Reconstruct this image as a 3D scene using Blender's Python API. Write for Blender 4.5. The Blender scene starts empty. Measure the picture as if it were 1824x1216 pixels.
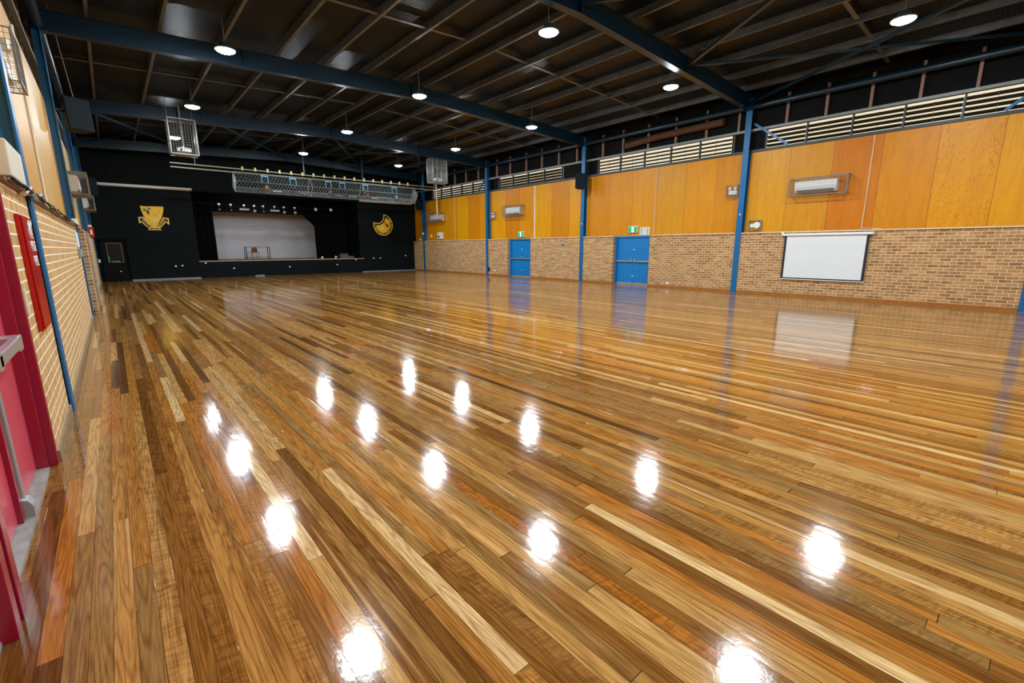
import bpy, math, random
from math import sin, cos, pi, radians, floor, hypot
from mathutils import Vector, Matrix
random.seed(7)
S = bpy.context.scene
COL = S.collection
W, D = 17.849, 31.276            # hall width, distance to the stage wall
YB = -7.4                        # back wall behind the camera
# ------------------------------------------------------------ camera
cd = bpy.data.cameras.new('camera'); cam = bpy.data.objects.new('camera', cd); COL.objects.link(cam)
r = Vector((0.75634243, -0.65416745, -0.00333004)); u = Vector((0.13448226, 0.15050142, 0.97942016)); f = Vector((0.64020361, 0.74122485, -0.20180452))
cam.matrix_world = Matrix(((r.x, u.x, -f.x, 0.5272), (r.y, u.y, -f.y, 0.0), (r.z, u.z, -f.z, 1.6393), (0, 0, 0, 1)))
cd.sensor_fit = 'HORIZONTAL'; cd.sensor_width = 36; cd.lens = 812.08 / 1824 * 36; cd.clip_start = 0.05; cd.clip_end = 300
S.camera = cam
# ------------------------------------------------------------ sky outside the louvres, exposure
wd = bpy.data.worlds.new('World'); S.world = wd; wd.use_nodes = True
bg = wd.node_tree.nodes['Background']; bg.inputs[0].default_value = (1.0, 0.84, 0.62, 1); bg.inputs[1].default_value = 0.72
S.view_settings.view_transform = 'Standard'; S.view_settings.look = 'None'; S.view_settings.gamma = 1
S.view_settings.exposure = 0.38; S.view_settings.use_curve_mapping = False
LAMP = 420.0                     # radiance of the LED high bay lenses
cy = S.cycles
cy.use_denoising = True; cy.caustics_reflective = False; cy.caustics_refractive = False
cy.sample_clamp_indirect = 8; cy.max_bounces = 8; cy.diffuse_bounces = 4; cy.glossy_bounces = 4
# ------------------------------------------------------------ material helpers
def srgb(*c):
    return tuple((x / 255 / 12.92 if x / 255 <= 0.04045 else ((x / 255 + 0.055) / 1.055) ** 2.4) for x in c) + (1,)
class NT:
    def __init__(s, name):
        s.m = bpy.data.materials.new(name); s.m.use_nodes = True; s.t = s.m.node_tree
        s.b = s.t.nodes['Principled BSDF']; s.out = s.t.nodes['Material Output']
    def n(s, typ, **k):
        x = s.t.nodes.new(typ)
        for a, v in k.items(): setattr(x, a, v)
        return x
    def l(s, a, b): s.t.links.new(a, b)
    def inp(s, sock, v):
        if hasattr(v, 'is_linked') or hasattr(v, 'links'): s.l(v, sock)
        else: sock.default_value = v
    def math(s, op, a, b=None, c=None):
        x = s.n('ShaderNodeMath', operation=op); s.inp(x.inputs[0], a)
        if b is not None: s.inp(x.inputs[1], b)
        if c is not None: s.inp(x.inputs[2], c)
        return x.outputs[0]
    def mix(s, fac, a, b, mode='MIX'):
        x = s.n('ShaderNodeMix', data_type='RGBA', blend_type=mode)
        s.inp(x.inputs[0], fac); s.inp(x.inputs[6], a); s.inp(x.inputs[7], b); return x.outputs[2]
    def pos(s):
        g = s.n('ShaderNodeNewGeometry'); q = s.n('ShaderNodeSeparateXYZ'); s.l(g.outputs['Position'], q.inputs[0]); return q.outputs
    def vec(s, x, y, z):
        c = s.n('ShaderNodeCombineXYZ'); s.inp(c.inputs[0], x); s.inp(c.inputs[1], y); s.inp(c.inputs[2], z); return c.outputs[0]
    def noise(s, v, scale=1, detail=3, rough=0.5, dist=0):
        x = s.n('ShaderNodeTexNoise'); s.l(v, x.inputs['Vector']); x.inputs['Scale'].default_value = scale
        x.inputs['Detail'].default_value = detail; x.inputs['Roughness'].default_value = rough; x.inputs['Distortion'].default_value = dist
        return x.outputs[0]
    def white(s, v):
        x = s.n('ShaderNodeTexWhiteNoise', noise_dimensions='3D'); s.l(v, x.inputs['Vector']); return x.outputs
    def ramp(s, fac, stops, interp='LINEAR'):
        x = s.n('ShaderNodeValToRGB'); s.l(fac, x.inputs[0]); e = x.color_ramp.elements; x.color_ramp.interpolation = interp
        while len(e) < len(stops): e.new(0.5)
        for i, (p, c) in enumerate(stops): e[i].position = p; e[i].color = c
        return x.outputs[0]
    def bump(s, h, strength=0.2, dist=0.01):
        x = s.n('ShaderNodeBump'); s.l(h, x.inputs['Height']); x.inputs['Strength'].default_value = strength; x.inputs['Distance'].default_value = dist
        s.l(x.outputs[0], s.b.inputs['Normal'])
def plain(name, col, rough=0.5, metal=0.0, var=0.12, scale=3.0, spec=0.5):
    t = NT(name); g = t.n('ShaderNodeNewGeometry')
    nz = t.noise(g.outputs['Position'], scale, 4)
    v = t.ramp(nz, [(0.3, (1 - var, 1 - var, 1 - var, 1)), (0.7, (1, 1, 1, 1))])
    t.l(t.mix(1.0, col, v, 'MULTIPLY'), t.b.inputs['Base Color'])
    t.b.inputs['Roughness'].default_value = rough; t.b.inputs['Metallic'].default_value = metal; t.b.inputs['Specular IOR Level'].default_value = spec
    return t.m
def emis(name, col, st):
    t = NT(name); t.b.inputs['Base Color'].default_value = tuple(0.35 * v for v in col[:3]) + (1,)
    t.b.inputs['Emission Color'].default_value = col; t.b.inputs['Emission Strength'].default_value = st; return t.m
def floor_mat():
    t = NT('hardwood strip floor'); P = t.pos(); x, y = P[0], P[1]
    bw = 0.079
    ux = t.math('DIVIDE', x, bw); ix = t.math('FLOOR', ux); fx = t.math('FRACT', ux)
    rw = t.white(t.vec(ix, 3.0, 1.0)); sp = t.n('ShaderNodeSeparateColor'); t.l(rw[1], sp.inputs[0])
    Ln = t.math('MULTIPLY_ADD', sp.outputs[0], 3.0, 1.7)
    uy = t.math('ADD', t.math('DIVIDE', y, Ln), t.math('MULTIPLY', sp.outputs[1], 17.0))
    iy = t.math('FLOOR', uy); fy = t.math('FRACT', uy)
    wb = t.white(t.vec(ix, iy, 5.0)); sb = t.n('ShaderNodeSeparateColor'); t.l(wb[1], sb.inputs[0])
    base = t.ramp(wb[0], [(0.0, srgb(104, 68, 32)), (0.10, srgb(132, 90, 42)), (0.26, srgb(160, 112, 54)), (0.40, srgb(156, 122, 72)), (0.54, srgb(180, 134, 70)),
                          (0.66, srgb(182, 118, 48)), (0.78, srgb(190, 142, 76)), (0.90, srgb(198, 156, 94)), (0.965, srgb(202, 162, 100)), (1.0, srgb(232, 202, 150))])
    # grain stretched along the board, offset per board
    ox = t.math('MULTIPLY', sb.outputs[0], 40.0); oy = t.math('MULTIPLY', sb.outputs[1], 60.0)
    gv = t.vec(t.math('ADD', x, ox), t.math('MULTIPLY', t.math('ADD', y, oy), 0.05), 0.0)
    fine = t.noise(gv, 95, 5, 0.65, 0.3)
    gv2 = t.vec(t.math('ADD', x, ox), t.math('MULTIPLY', t.math('ADD', y, oy), 0.055), 0.0)
    big = t.noise(gv2, 9, 2, 0.45, 0.25)
    rings = t.math('SINE', t.math('MULTIPLY', big, 88.0))
    rings = t.math('MULTIPLY_ADD', rings, 0.5, 0.5)
    # fiddleback figure running across some boards
    fb = t.noise(t.vec(t.math('MULTIPLY', t.math('ADD', x, ox), 0.22), t.math('ADD', y, t.math('ADD', oy, t.math('MULTIPLY', x, 0.25))), 0.0), 46, 2, 0.5, 0.8)
    fbm = t.math('MULTIPLY', t.math('GREATER_THAN', sb.outputs[2], 0.8), 0.55)
    # pale sapwood and dark heart streaks wandering along a board
    stk = t.noise(t.vec(t.math('ADD', x, ox), t.math('MULTIPLY', t.math('ADD', y, oy), 0.022), 0.0), 13, 2, 0.5, 0.15)
    c = t.mix(t.math('MULTIPLY', t.ramp(fine, [(0.36, (0, 0, 0, 1)), (0.62, (1, 1, 1, 1))]), 0.55), t.mix(1.0, base, (0.60, 0.53, 0.44, 1), 'MULTIPLY'), t.mix(1.0, base, (1.25, 1.23, 1.2, 1), 'MULTIPLY'))
    c = t.mix(t.ramp(stk, [(0.66, (0, 0, 0, 1)), (0.72, (0.5, 0.5, 0.5, 1))]), c, srgb(222, 180, 122))
    c = t.mix(t.ramp(stk, [(0.28, (0.5, 0.5, 0.5, 1)), (0.37, (0, 0, 0, 1))]), c, srgb(84, 52, 24))
    c = t.mix(t.math('MULTIPLY', t.math('POWER', rings, 3.0), 0.62), c, t.mix(1.0, c, (0.50, 0.40, 0.30, 1), 'MULTIPLY'))
    c = t.mix(t.math('MULTIPLY', t.ramp(fb, [(0.42, (0, 0, 0, 1)), (0.6, (1, 1, 1, 1))]), fbm), c, t.mix(1.0, c, (0.5, 0.42, 0.36, 1), 'MULTIPLY'))
    gx = t.math('LESS_THAN', t.math('ABSOLUTE', t.math('SUBTRACT', fx, 0.5)), 0.488)
    gy = t.math('LESS_THAN', t.math('ABSOLUTE', t.math('SUBTRACT', fy, 0.5)), 0.4994)
    gap = t.math('MULTIPLY', gx, gy)
    c = t.mix(gap, srgb(52, 30, 14), c)
    t.l(c, t.b.inputs['Base Color'])
    t.b.inputs['IOR'].default_value = 1.52
    rn = t.noise(t.vec(x, t.math('MULTIPLY', y, 0.5), 0.0), 1.6, 3)
    t.l(t.math('MULTIPLY_ADD', rn, 0.06, 0.06), t.b.inputs['Roughness'])
    w1 = t.noise(t.vec(t.math('ADD', x, ox), t.math('ADD', y, oy), 0.0), 34, 4, 0.7)
    w2 = t.noise(t.vec(x, y, 0.0), 5.0, 2, 0.5)
    cup = t.math('MULTIPLY', t.math('POWER', t.math('ABSOLUTE', t.math('SUBTRACT', fx, 0.5)), 2.0), 0.5)
    tilt = t.math('MULTIPLY', t.math('MULTIPLY', t.math('SUBTRACT', sb.outputs[2], 0.5), fx), 0.30)
    h = t.math('ADD', t.math('ADD', t.math('MULTIPLY', w1, 0.30), t.math('MULTIPLY', w2, 1.1)), t.math('SUBTRACT', tilt, cup))
    h = t.math('ADD', h, t.math('MULTIPLY', gap, 0.12))
    t.bump(h, 0.5, 0.0019)
    return t.m
def brick_mat(nm, ca, cb, cm, tv):
    t = NT(nm); P = t.pos()
    v = t.vec(t.math('ADD', P[0], P[1]), P[2], 0.0)
    def bk(sm):
        b = t.n('ShaderNodeTexBrick'); t.l(v, b.inputs['Vector']); b.offset = 0.5; b.squash = 1
        b.inputs['Scale'].default_value = 1.0; b.inputs['Brick Width'].default_value = 0.24; b.inputs['Row Height'].default_value = 0.0875
        b.inputs['Mortar Size'].default_value = 0.0078; b.inputs['Mortar Smooth'].default_value = sm; b.inputs['Bias'].default_value = 0.0
        return b
    b = bk(0.1)
    b.inputs['Color1'].default_value = ca; b.inputs['Color2'].default_value = cb; b.inputs['Mortar'].default_value = cm
    # a second tone per brick: greyish and pinkish ones
    row = t.math('FLOOR', t.math('DIVIDE', P[2], 0.0875)); off = t.math('MULTIPLY', t.math('MODULO', row, 2.0), 0.12)
    bx = t.math('FLOOR', t.math('DIVIDE', t.math('SUBTRACT', t.math('ADD', P[0], P[1]), off), 0.24))
    w = t.white(t.vec(bx, row, 2.0))
    tone = t.ramp(w[0], [(0.0, (0.78, 0.74, 0.68, 1)), (0.35, (1, 1, 1, 1)), (0.7, (1.08, 0.98, 0.9, 1)), (1.0, (1.12, 1.12, 1.05, 1))])
    tone = t.mix(tv, (1, 1, 1, 1), tone)
    mort = b.outputs['Fac']
    c = t.mix(mort, t.mix(1.0, b.outputs['Color'], tone, 'MULTIPLY'), b.inputs['Mortar'].default_value[:])
    n = t.noise(t.vec(P[0], P[1], P[2]), 28, 5, 0.7)
    c = t.mix(1.0, c, t.ramp(n, [(0.3, (0.78, 0.76, 0.74, 1)), (0.65, (1.05, 1.05, 1.05, 1))]), 'MULTIPLY')
    t.l(c, t.b.inputs['Base Color']); t.b.inputs['Roughness'].default_value = 0.85; t.b.inputs['Specular IOR Level'].default_value = 0.2
    h = t.math('SUBTRACT', t.math('MULTIPLY', n, 0.25), mort)
    t.bump(h, 0.5, 0.006)
    return t.m
def ply_mat(feature=False, faded=False):
    t = NT('varnished hoop pine plywood' + (' with bold figure' if feature else '') + (' faded' if faded else '')); P = t.pos(); y, z = P[1], P[2]
    k = t.math('FLOOR', t.math('DIVIDE', t.math('SUBTRACT', y, 1.18), 1.227))
    w = t.white(t.vec(k, t.math('GREATER_THAN', P[0], 5.0), 4.0)); s3 = t.n('ShaderNodeSeparateColor'); t.l(w[1], s3.inputs[0])
    if faded: base = t.ramp(w[0], [(0.0, srgb(206, 160, 84)), (0.5, srgb(216, 176, 108)), (1.0, srgb(212, 156, 60))])
    else: base = t.ramp(w[0], [(0.0, srgb(206, 130, 0)), (0.3, srgb(218, 146, 0)), (0.6, srgb(226, 158, 0)), (0.85, srgb(216, 154, 14)), (1.0, srgb(204, 120, 0))])
    o = t.math('MULTIPLY', s3.outputs[0], 30.0)
    v = t.vec(P[0], t.math('ADD', y, o), t.math('MULTIPLY', z, 0.12))
    g = t.noise(v, 9, 4, 0.6, 0.6)
    c = t.mix(t.math('MULTIPLY', t.ramp(g, [(0.35, (0, 0, 0, 1)), (0.65, (1, 1, 1, 1))]), 0.38), base, t.mix(1.0, base, (0.72, 0.58, 0.42, 1), 'MULTIPLY'))
    v2 = t.vec(P[0], t.math('ADD', y, o), t.math('MULTIPLY', z, 0.45 if feature else 0.3))
    g2 = t.noise(v2, 2.2 if feature else 1.5, 3, 0.55, 1.2)
    rr = t.math('SINE', t.math('MULTIPLY', g2, 95.0 if feature else 60.0))
    c = t.mix(t.math('MULTIPLY', t.ramp(rr, [(0.55, (0, 0, 0, 1)), (1.0, (1, 1, 1, 1))]), 0.42 if feature else 0.10), c, t.mix(1.0, c, (0.5, 0.36, 0.24, 1), 'MULTIPLY'))
    # small dark knots in level rows
    vk = t.n('ShaderNodeTexVoronoi'); t.l(t.vec(0.0, t.math('MULTIPLY', y, 4.0), t.math('MULTIPLY', z, 3.2)), vk.inputs['Vector']); vk.inputs['Scale'].default_value = 1.0; vk.inputs['Randomness'].default_value = 0.8
    kn = t.math('MULTIPLY', t.math('LESS_THAN', vk.outputs['Distance'], 0.09), t.math('GREATER_THAN', t.noise(t.vec(0.0, y, z), 0.9, 1), 0.56))
    c = t.mix(t.math('MULTIPLY', kn, 0.5), c, srgb(110, 58, 12))
    fk = t.math('FRACT', t.math('DIVIDE', t.math('SUBTRACT', y, 1.18), 1.227))
    j = t.math('LESS_THAN', t.math('ABSOLUTE', t.math('SUBTRACT', fk, 0.5)), 0.4965)
    c = t.mix(j, srgb(96, 52, 10), c)
    t.l(c, t.b.inputs['Base Color']); t.b.inputs['Roughness'].default_value = 0.42; t.b.inputs['Specular IOR Level'].default_value = 0.35
    return t.m
def foil_mat():
    t = NT('dark foil faced roof blanket'); P = t.pos()
    n = t.noise(t.vec(t.math('MULTIPLY', P[0], 1.0), t.math('MULTIPLY', P[1], 0.25), 0.0), 5, 4, 0.6, 0.3)
    rib = t.math('SINE', t.math('MULTIPLY', P[1], 2 * pi / 0.09))
    c = t.ramp(n, [(0.3, (0.004, 0.0055, 0.007, 1)), (0.6, (0.007, 0.0095, 0.012, 1)), (0.8, (0.016, 0.021, 0.024, 1))])
    t.l(c, t.b.inputs['Base Color']); t.b.inputs['Metallic'].default_value = 0.0; t.b.inputs['Roughness'].default_value = 0.35; t.b.inputs['Specular IOR Level'].default_value = 0.14
    t.bump(t.math('ADD', t.math('MULTIPLY', rib, 0.5), t.math('MULTIPLY', n, 2.0)), 0.4, 0.01)
    return t.m
def cyc_mat():
    t = NT('grey painted cyclorama'); P = t.pos()
    n = t.noise(t.vec(P[0], 0.0, t.math('MULTIPLY', P[2], 2.0)), 0.8, 3)
    t.l(t.ramp(n, [(0.3, (0.66, 0.66, 0.70, 1)), (0.7, (0.76, 0.75, 0.78, 1))]), t.b.inputs['Base Color']); t.b.inputs['Roughness'].default_value = 0.9
    return t.m
def glass_mat():
    t = NT('clear dark glass'); t.b.inputs['Base Color'].default_value = (0.01, 0.012, 0.012, 1); t.b.inputs['Roughness'].default_value = 0.3; t.b.inputs['Specular IOR Level'].default_value = 0.15; return t.m
M = {}
M['floor'] = floor_mat(); M['brick'] = brick_mat('tan face brick', srgb(196, 156, 108), srgb(158, 118, 78), srgb(226, 208, 172), 1.0); M['brickl'] = brick_mat('tan face brick paled by light', srgb(206, 166, 108), srgb(190, 150, 96), srgb(240, 232, 208), 0.45); M['ply'] = ply_mat(); M['plyf'] = ply_mat(True); M['plyl'] = ply_mat(False, True); M['foil'] = foil_mat(); M['cyc'] = cyc_mat(); M['glass'] = glass_mat()  # brickl: brick and mortar paled, that wall's stronger light is in the colour
M['blue'] = plain('blue gloss steel paint', srgb(0, 100, 160), 0.38, 0, 0.10, 2)
M['beam'] = plain('blue steel paint with roof shade', srgb(8, 42, 62), 0.34, 0, 0.15, 3)  # same blue paint as the columns, dim roof light put into the colour
M['bdoor'] = plain('bright blue door paint', srgb(0, 122, 196), 0.4, 0, 0.06, 2)
M['galv'] = plain('galvanised purlin steel', (0.20, 0.215, 0.215, 1), 0.45, 0.8, 0.3, 4)
M['lframe'] = plain('dark grey louvre frame', srgb(52, 66, 70), 0.5)
M['rail'] = plain('grey steel rail', (0.26, 0.29, 0.29, 1), 0.5, 0.2, 0.2, 5)
M['stud'] = plain('primed steel stud', srgb(150, 122, 108), 0.6, 0, 0.2, 6)
M['sark'] = plain('black wall sarking', (0.004, 0.005, 0.005, 1), 0.6, 0.0, 0.5, 2.5, 0.1)
M['black'] = plain('black painted wall', srgb(10, 18, 21), 0.7, 0, 0.15, 1.5, 0.12)
M['blackd'] = plain('black joinery paint', srgb(5, 8, 9), 0.6, 0, 0.1, 2, 0.12)
M['velvet'] = plain('black stage drape', (0.003, 0.003, 0.004, 1), 0.95, 0, 0.3, 4, 0.1)
M['timber'] = plain('clear finished timber trim', srgb(170, 108, 44), 0.35, 0, 0.25, 5)
M['lip'] = plain('worn stage nosing', srgb(196, 160, 118), 0.5, 0, 0.2, 5)
M['stagefl'] = plain('scuffed stage boards', srgb(160, 140, 122), 0.5, 0, 0.2, 2)
M['white'] = plain('white plastic', srgb(232, 236, 236), 0.4, 0, 0.04)
M['offwhite'] = plain('aged cream plastic', srgb(214, 206, 186), 0.5, 0, 0.08)
M['screen'] = plain('matte white screen fabric', srgb(222, 230, 234), 0.8, 0, 0.02)
M['silver'] = plain('brushed aluminium', (0.6, 0.6, 0.6, 1), 0.32, 0.7, 0.06)
M['sill'] = plain('weathered aluminium sill', (0.42, 0.45, 0.42, 1), 0.45, 0.3, 0.35, 12)
M['wire'] = plain('zinc plated wire', (0.20, 0.20, 0.185, 1), 0.45, 0.3, 0.1)
M['mesh'] = plain('bright zinc netting', (0.42, 0.48, 0.48, 1), 0.4, 0.3, 0.1)
M['conduit'] = plain('painted conduit', srgb(226, 212, 184), 0.5, 0, 0.1)
M['bconduit'] = plain('grey pvc conduit', srgb(150, 156, 156), 0.5, 0, 0.1)
M['pipe'] = plain('scuffed galvanised pipe', (0.52, 0.47, 0.40, 1), 0.42, 0.35, 0.35, 12)
M['pink'] = plain('salmon pink door paint', srgb(205, 76, 96), 0.3, 0, 0.05)
M['maroon'] = plain('maroon gloss door frame paint', srgb(148, 26, 54), 0.22, 0, 0.06)
M['red'] = plain('red enamel', srgb(176, 8, 6), 0.28, 0, 0.05)
M['sblack'] = plain('black speaker grille', (0.006, 0.011, 0.014, 1), 0.7, 0, 0.2, 30, 0.12)
M['rubber'] = plain('black plastic', (0.008, 0.008, 0.008, 1), 0.6, 0, 0.1, 3, 0.15)
M['yellow'] = plain('signwriter yellow', srgb(255, 206, 0), 0.45, 0, 0.06)
M['gold'] = plain('pale gold line paint', srgb(255, 214, 80), 0.45, 0, 0.05)
M['green'] = plain('leaf green paint', srgb(20, 110, 40), 0.5); M['purple'] = plain('grape purple paint', srgb(58, 22, 48), 0.5)
M['exitg'] = emis('exit sign green', srgb(20, 176, 120), 0.6); M['exitw'] = emis('exit sign white', (0.8, 1, 0.9, 1), 0.9)
M['lens'] = emis('LED lens', (0.86, 0.95, 1.0, 1), LAMP)
M['lampred'] = plain('brown moulded chair shell', srgb(170, 92, 22), 0.4)
M['bulb'] = plain('frosted bulb glass', (0.9, 0.9, 0.88, 1), 0.2)
M['paper'] = plain('printed paper', srgb(222, 226, 224), 0.7); M['ink'] = plain('black print', (0.01, 0.01, 0.01, 1), 0.6)
M['tag'] = plain('pale green cable clamp', srgb(206, 214, 130), 0.5)
M['ledge'] = plain('stained timber ledge', srgb(120, 84, 48), 0.5, 0, 0.3, 10)
M['gblue'] = plain('lamp housing', (0.10, 0.14, 0.17, 1), 0.4, 0.4)
M['blade'] = plain('dusty louvre glass', srgb(64, 60, 44), 0.35, 0, 0.2, 4)
M['skirt'] = plain('dull varnished skirting', srgb(150, 128, 98), 0.5, 0, 0.3, 9)
M['grass'] = plain('mown grass', srgb(90, 110, 60), 0.9, 0, 0.3, 2)
M['bluestk'] = plain('blue notice paint', srgb(20, 110, 190), 0.5)
M['lblue'] = plain('pale blue lamp clamp', srgb(120, 190, 225), 0.4); M['orange'] = plain('orange colour gel', srgb(255, 120, 30), 0.4); M['magenta'] = plain('magenta colour gel', srgb(190, 30, 90), 0.4)
# ------------------------------------------------------------ mesh helpers
WORLD_LOC = {}
class MB:
    def __init__(s): s.v = []; s.f = []; s.xf = None
    def add(s, vs, fs):
        o = len(s.v)
        s.v += [tuple(s.xf @ Vector(p)) if s.xf else tuple(p) for p in vs]; s.f += [tuple(i + o for i in q) for q in fs]
        return s
    def box(s, x0, x1, y0, y1, z0, z1):
        if x0 > x1: x0, x1 = x1, x0
        if y0 > y1: y0, y1 = y1, y0
        if z0 > z1: z0, z1 = z1, z0
        return s.add([(x, y, z) for z in (z0, z1) for y in (y0, y1) for x in (x0, x1)],
                     [(0, 2, 3, 1), (4, 5, 7, 6), (0, 1, 5, 4), (2, 6, 7, 3), (0, 4, 6, 2), (1, 3, 7, 5)])
    def frame(s, p, q, up=(0, 0, 1)):
        p, q = Vector(p), Vector(q); d = (q - p).normalized(); a = d.cross(Vector(up))
        if a.length < 1e-4: a = d.cross(Vector((0, 1, 0)))
        a.normalize(); return p, q, a, a.cross(d).normalized()
    def bar(s, p, q, w, h, up=(0, 0, 1)):
        p, q, a, b = s.frame(p, q, up); a *= w / 2; b *= h / 2
        vs = [tuple(c + sa * a + sb * b) for c in (p, q) for sa, sb in ((-1, -1), (1, -1), (1, 1), (-1, 1))]
        return s.add(vs, [(0, 1, 2, 3), (7, 6, 5, 4), (0, 4, 5, 1), (1, 5, 6, 2), (2, 6, 7, 3), (3, 7, 4, 0)])
    def tri(s, p, q, w):           # thin wire
        p, q, a, b = s.frame(p, q); vs = []
        for c in (p, q):
            for k in range(3): t = 2 * pi * k / 3; vs.append(tuple(c + (a * cos(t) + b * sin(t)) * w))
        return s.add(vs, [(0, 3, 4, 1), (1, 4, 5, 2), (2, 5, 3, 0)])
    def cyl(s, p, q, r1, n=14, r2=None):
        r2 = r1 if r2 is None else r2
        p, q, a, b = s.frame(p, q); vs = []
        for c, rr in ((p, r1), (q, r2)):
            for k in range(n): t = 2 * pi * k / n; vs.append(tuple(c + (a * cos(t) + b * sin(t)) * rr))
        return s.add(vs, [tuple(range(n)), tuple(range(2 * n - 1, n - 1, -1))] + [(k, k + n, (k + 1) % n + n, (k + 1) % n) for k in range(n)])
    def path(s, pts, r, n=8):
        for a, b in zip(pts, pts[1:]): s.cyl(a, b, r, n)
        return s
    def prism(s, poly, off):       # poly: 3D points, off: extrusion vector
        n = len(poly); o = Vector(off); vs = [tuple(p) for p in poly] + [tuple(Vector(p) + o) for p in poly]
        return s.add(vs, [tuple(range(n)), tuple(range(2 * n - 1, n - 1, -1))] + [(k, k + n, (k + 1) % n + n, (k + 1) % n) for k in range(n)])
    def ring(s, outer, inner, off):   # closed band between two loops of equal count
        n = len(outer); o = Vector(off); L = [list(outer), list(inner), [tuple(Vector(p) + o) for p in outer], [tuple(Vector(p) + o) for p in inner]]
        vs = [tuple(p) for q in L for p in q]; fs = []
        for k in range(n):
            j = (k + 1) % n
            fs += [(k, j, n + j, n + k), (2 * n + k, 3 * n + k, 3 * n + j, 2 * n + j), (k, 2 * n + k, 2 * n + j, j), (n + k, n + j, 3 * n + j, 3 * n + k)]
        return s.add(vs, fs)
    def lathe(s, c, prof, n=28):   # prof: (radius, dz) pairs
        vs = []; m = len(prof)
        for k in range(n):
            t = 2 * pi * k / n
            for rr, dz in prof: vs.append((c[0] + rr * cos(t), c[1] + rr * sin(t), c[2] + dz))
        fs = [(k * m + i, ((k + 1) % n) * m + i, ((k + 1) % n) * m + i + 1, k * m + i + 1) for k in range(n) for i in range(m - 1)]
        return s.add(vs, fs)
    def grid_wire(s, o, a, b, pitch, w):   # wire mesh on parallelogram o + a*s + b*t
        o, a, b = Vector(o), Vector(a), Vector(b)
        na = max(1, round(a.length / pitch)); nb = max(1, round(b.length / pitch))
        for k in range(na + 1): s.tri(o + a * k / na, o + a * k / na + b, w)
        for k in range(nb + 1): s.tri(o + b * k / nb, o + b * k / nb + a, w)
        return s
    def obj(s, name, mat, parent=None, org=None, bev=0, smooth=False):
        me = bpy.data.meshes.new(name)
        if parent is not None: o0 = WORLD_LOC[parent.name]
        elif org is not None: o0 = Vector(org)
        else:
            xs = [v[0] for v in s.v]; ys = [v[1] for v in s.v]; zs = [v[2] for v in s.v]
            o0 = Vector(((min(xs) + max(xs)) / 2, (min(ys) + max(ys)) / 2, min(zs)))
        me.from_pydata([tuple(Vector(v) - o0) for v in s.v], [], s.f)
        me.materials.append(mat); me.update()
        import bmesh
        bm = bmesh.new(); bm.from_mesh(me); bmesh.ops.recalc_face_normals(bm, faces=bm.faces); bm.to_mesh(me); bm.free()
        if smooth:
            for p in me.polygons: p.use_smooth = True
        o = bpy.data.objects.new(name, me); COL.objects.link(o)
        if parent is not None: o.parent = parent
        else: o.location = o0
        WORLD_LOC[o.name] = Vector(o0)
        if bev:
            m = o.modifiers.new('bevel', 'BEVEL'); m.width = bev; m.segments = 2; m.limit_method = 'ANGLE'
        return o
def thing(name, label, cat, loc, group=None):
    o = bpy.data.objects.new(name, None); COL.objects.link(o); o.location = loc; o.empty_display_size = 0.1
    WORLD_LOC[o.name] = Vector(loc); return tag(o, label, cat, group)
def tag(o, label, cat, group=None):
    o['label'] = label; o['category'] = cat
    if group: o['group'] = group
    return o
def struct(o): o['kind'] = 'structure'; return o
def text(name, body, mat, parent, loc, size, X, N, spacing=1.0, depth=0.002, align='CENTER'):
    """flat lettering; X = reading direction, N = outward normal"""
    c = bpy.data.curves.new(name, 'FONT'); c.body = body; c.size = size; c.align_x = align; c.align_y = 'CENTER'; c.extrude = depth; c.space_line = spacing
    o = bpy.data.objects.new(name, c); COL.objects.link(o)
    X = Vector(X).normalized(); N = Vector(N).normalized(); Y = N.cross(X); p = Vector(loc)
    me = bpy.data.meshes.new_from_object(o); me.materials.clear(); me.materials.append(mat); bpy.data.objects.remove(o); bpy.data.curves.remove(c)
    o = bpy.data.objects.new(name, me); COL.objects.link(o)
    if parent is not None: p = p - WORLD_LOC[parent.name]; o.parent = parent
    o.matrix_local = Matrix(((X.x, Y.x, N.x, p.x), (X.y, Y.y, N.y, p.y), (X.z, Y.z, N.z, p.z), (0, 0, 0, 1)))
    return o
CX = {'R': lambda d: W + d, 'L': lambda d: -d}       # d: outward distance from the inner wall face
YC = {'R': [0.2, 7.47, 14.87, 22.32, 29.77], 'L': [0.2, 6.4, 14.87, 22.32, 29.77]}
ORD = ['nearest', 'second', 'third', 'fourth', 'farthest']
# ------------------------------------------------------------ floor, brick walls
struct(MB().box(-0.35, W + 0.35, YB, D, -0.12, 0).obj('floor', M['floor'], org=(0, 0, -0.12)))
HB = 2.12
def brick_wall(side, opens):
    mb = MB(); y = YB
    for a, b in opens + [(D, D)]:
        if a > y: mb.box(CX[side](0), CX[side](0.35), y, a, 0, HB)
        y = b
    return struct(mb.obj('wall_right' if side == 'R' else 'wall_left', M['brick'] if side == 'R' else M['brickl'], org=(CX[side](0), 0, 0)))
OPR = [(11.12, 13.0), (18.5, 20.42)]
OPL = [(0.55, 4.85), (15.2, 16.1), (18.0, 19.4)]
brick_wall('R', OPR); brick_wall('L', OPL)
struct(MB().box(0.0, 0.09, 16.1, 17.4, 0, HB).box(0.0, 0.09, 18.9 + 0.5, 20.4, 0, HB).obj('wall_left_piers', M['brick'], org=(0, 0, 0)))
def baseboards(side, opens, mat, h, nm):
    y = YB; mb = MB()
    for a, b in opens + [(D, D)]:
        yy = y
        for yc in [c for c in YC[side] if y < c < a] + [None]:
            e = a if yc is None else yc - 0.11
            if e > yy: mb.box(CX[side](0), CX[side](-0.02), yy, e, 0, h)
            if yc is not None: yy = yc + 0.11
        y = b
    struct(mb.obj(nm, mat, org=(CX[side](0), 0, 0)))
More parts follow.
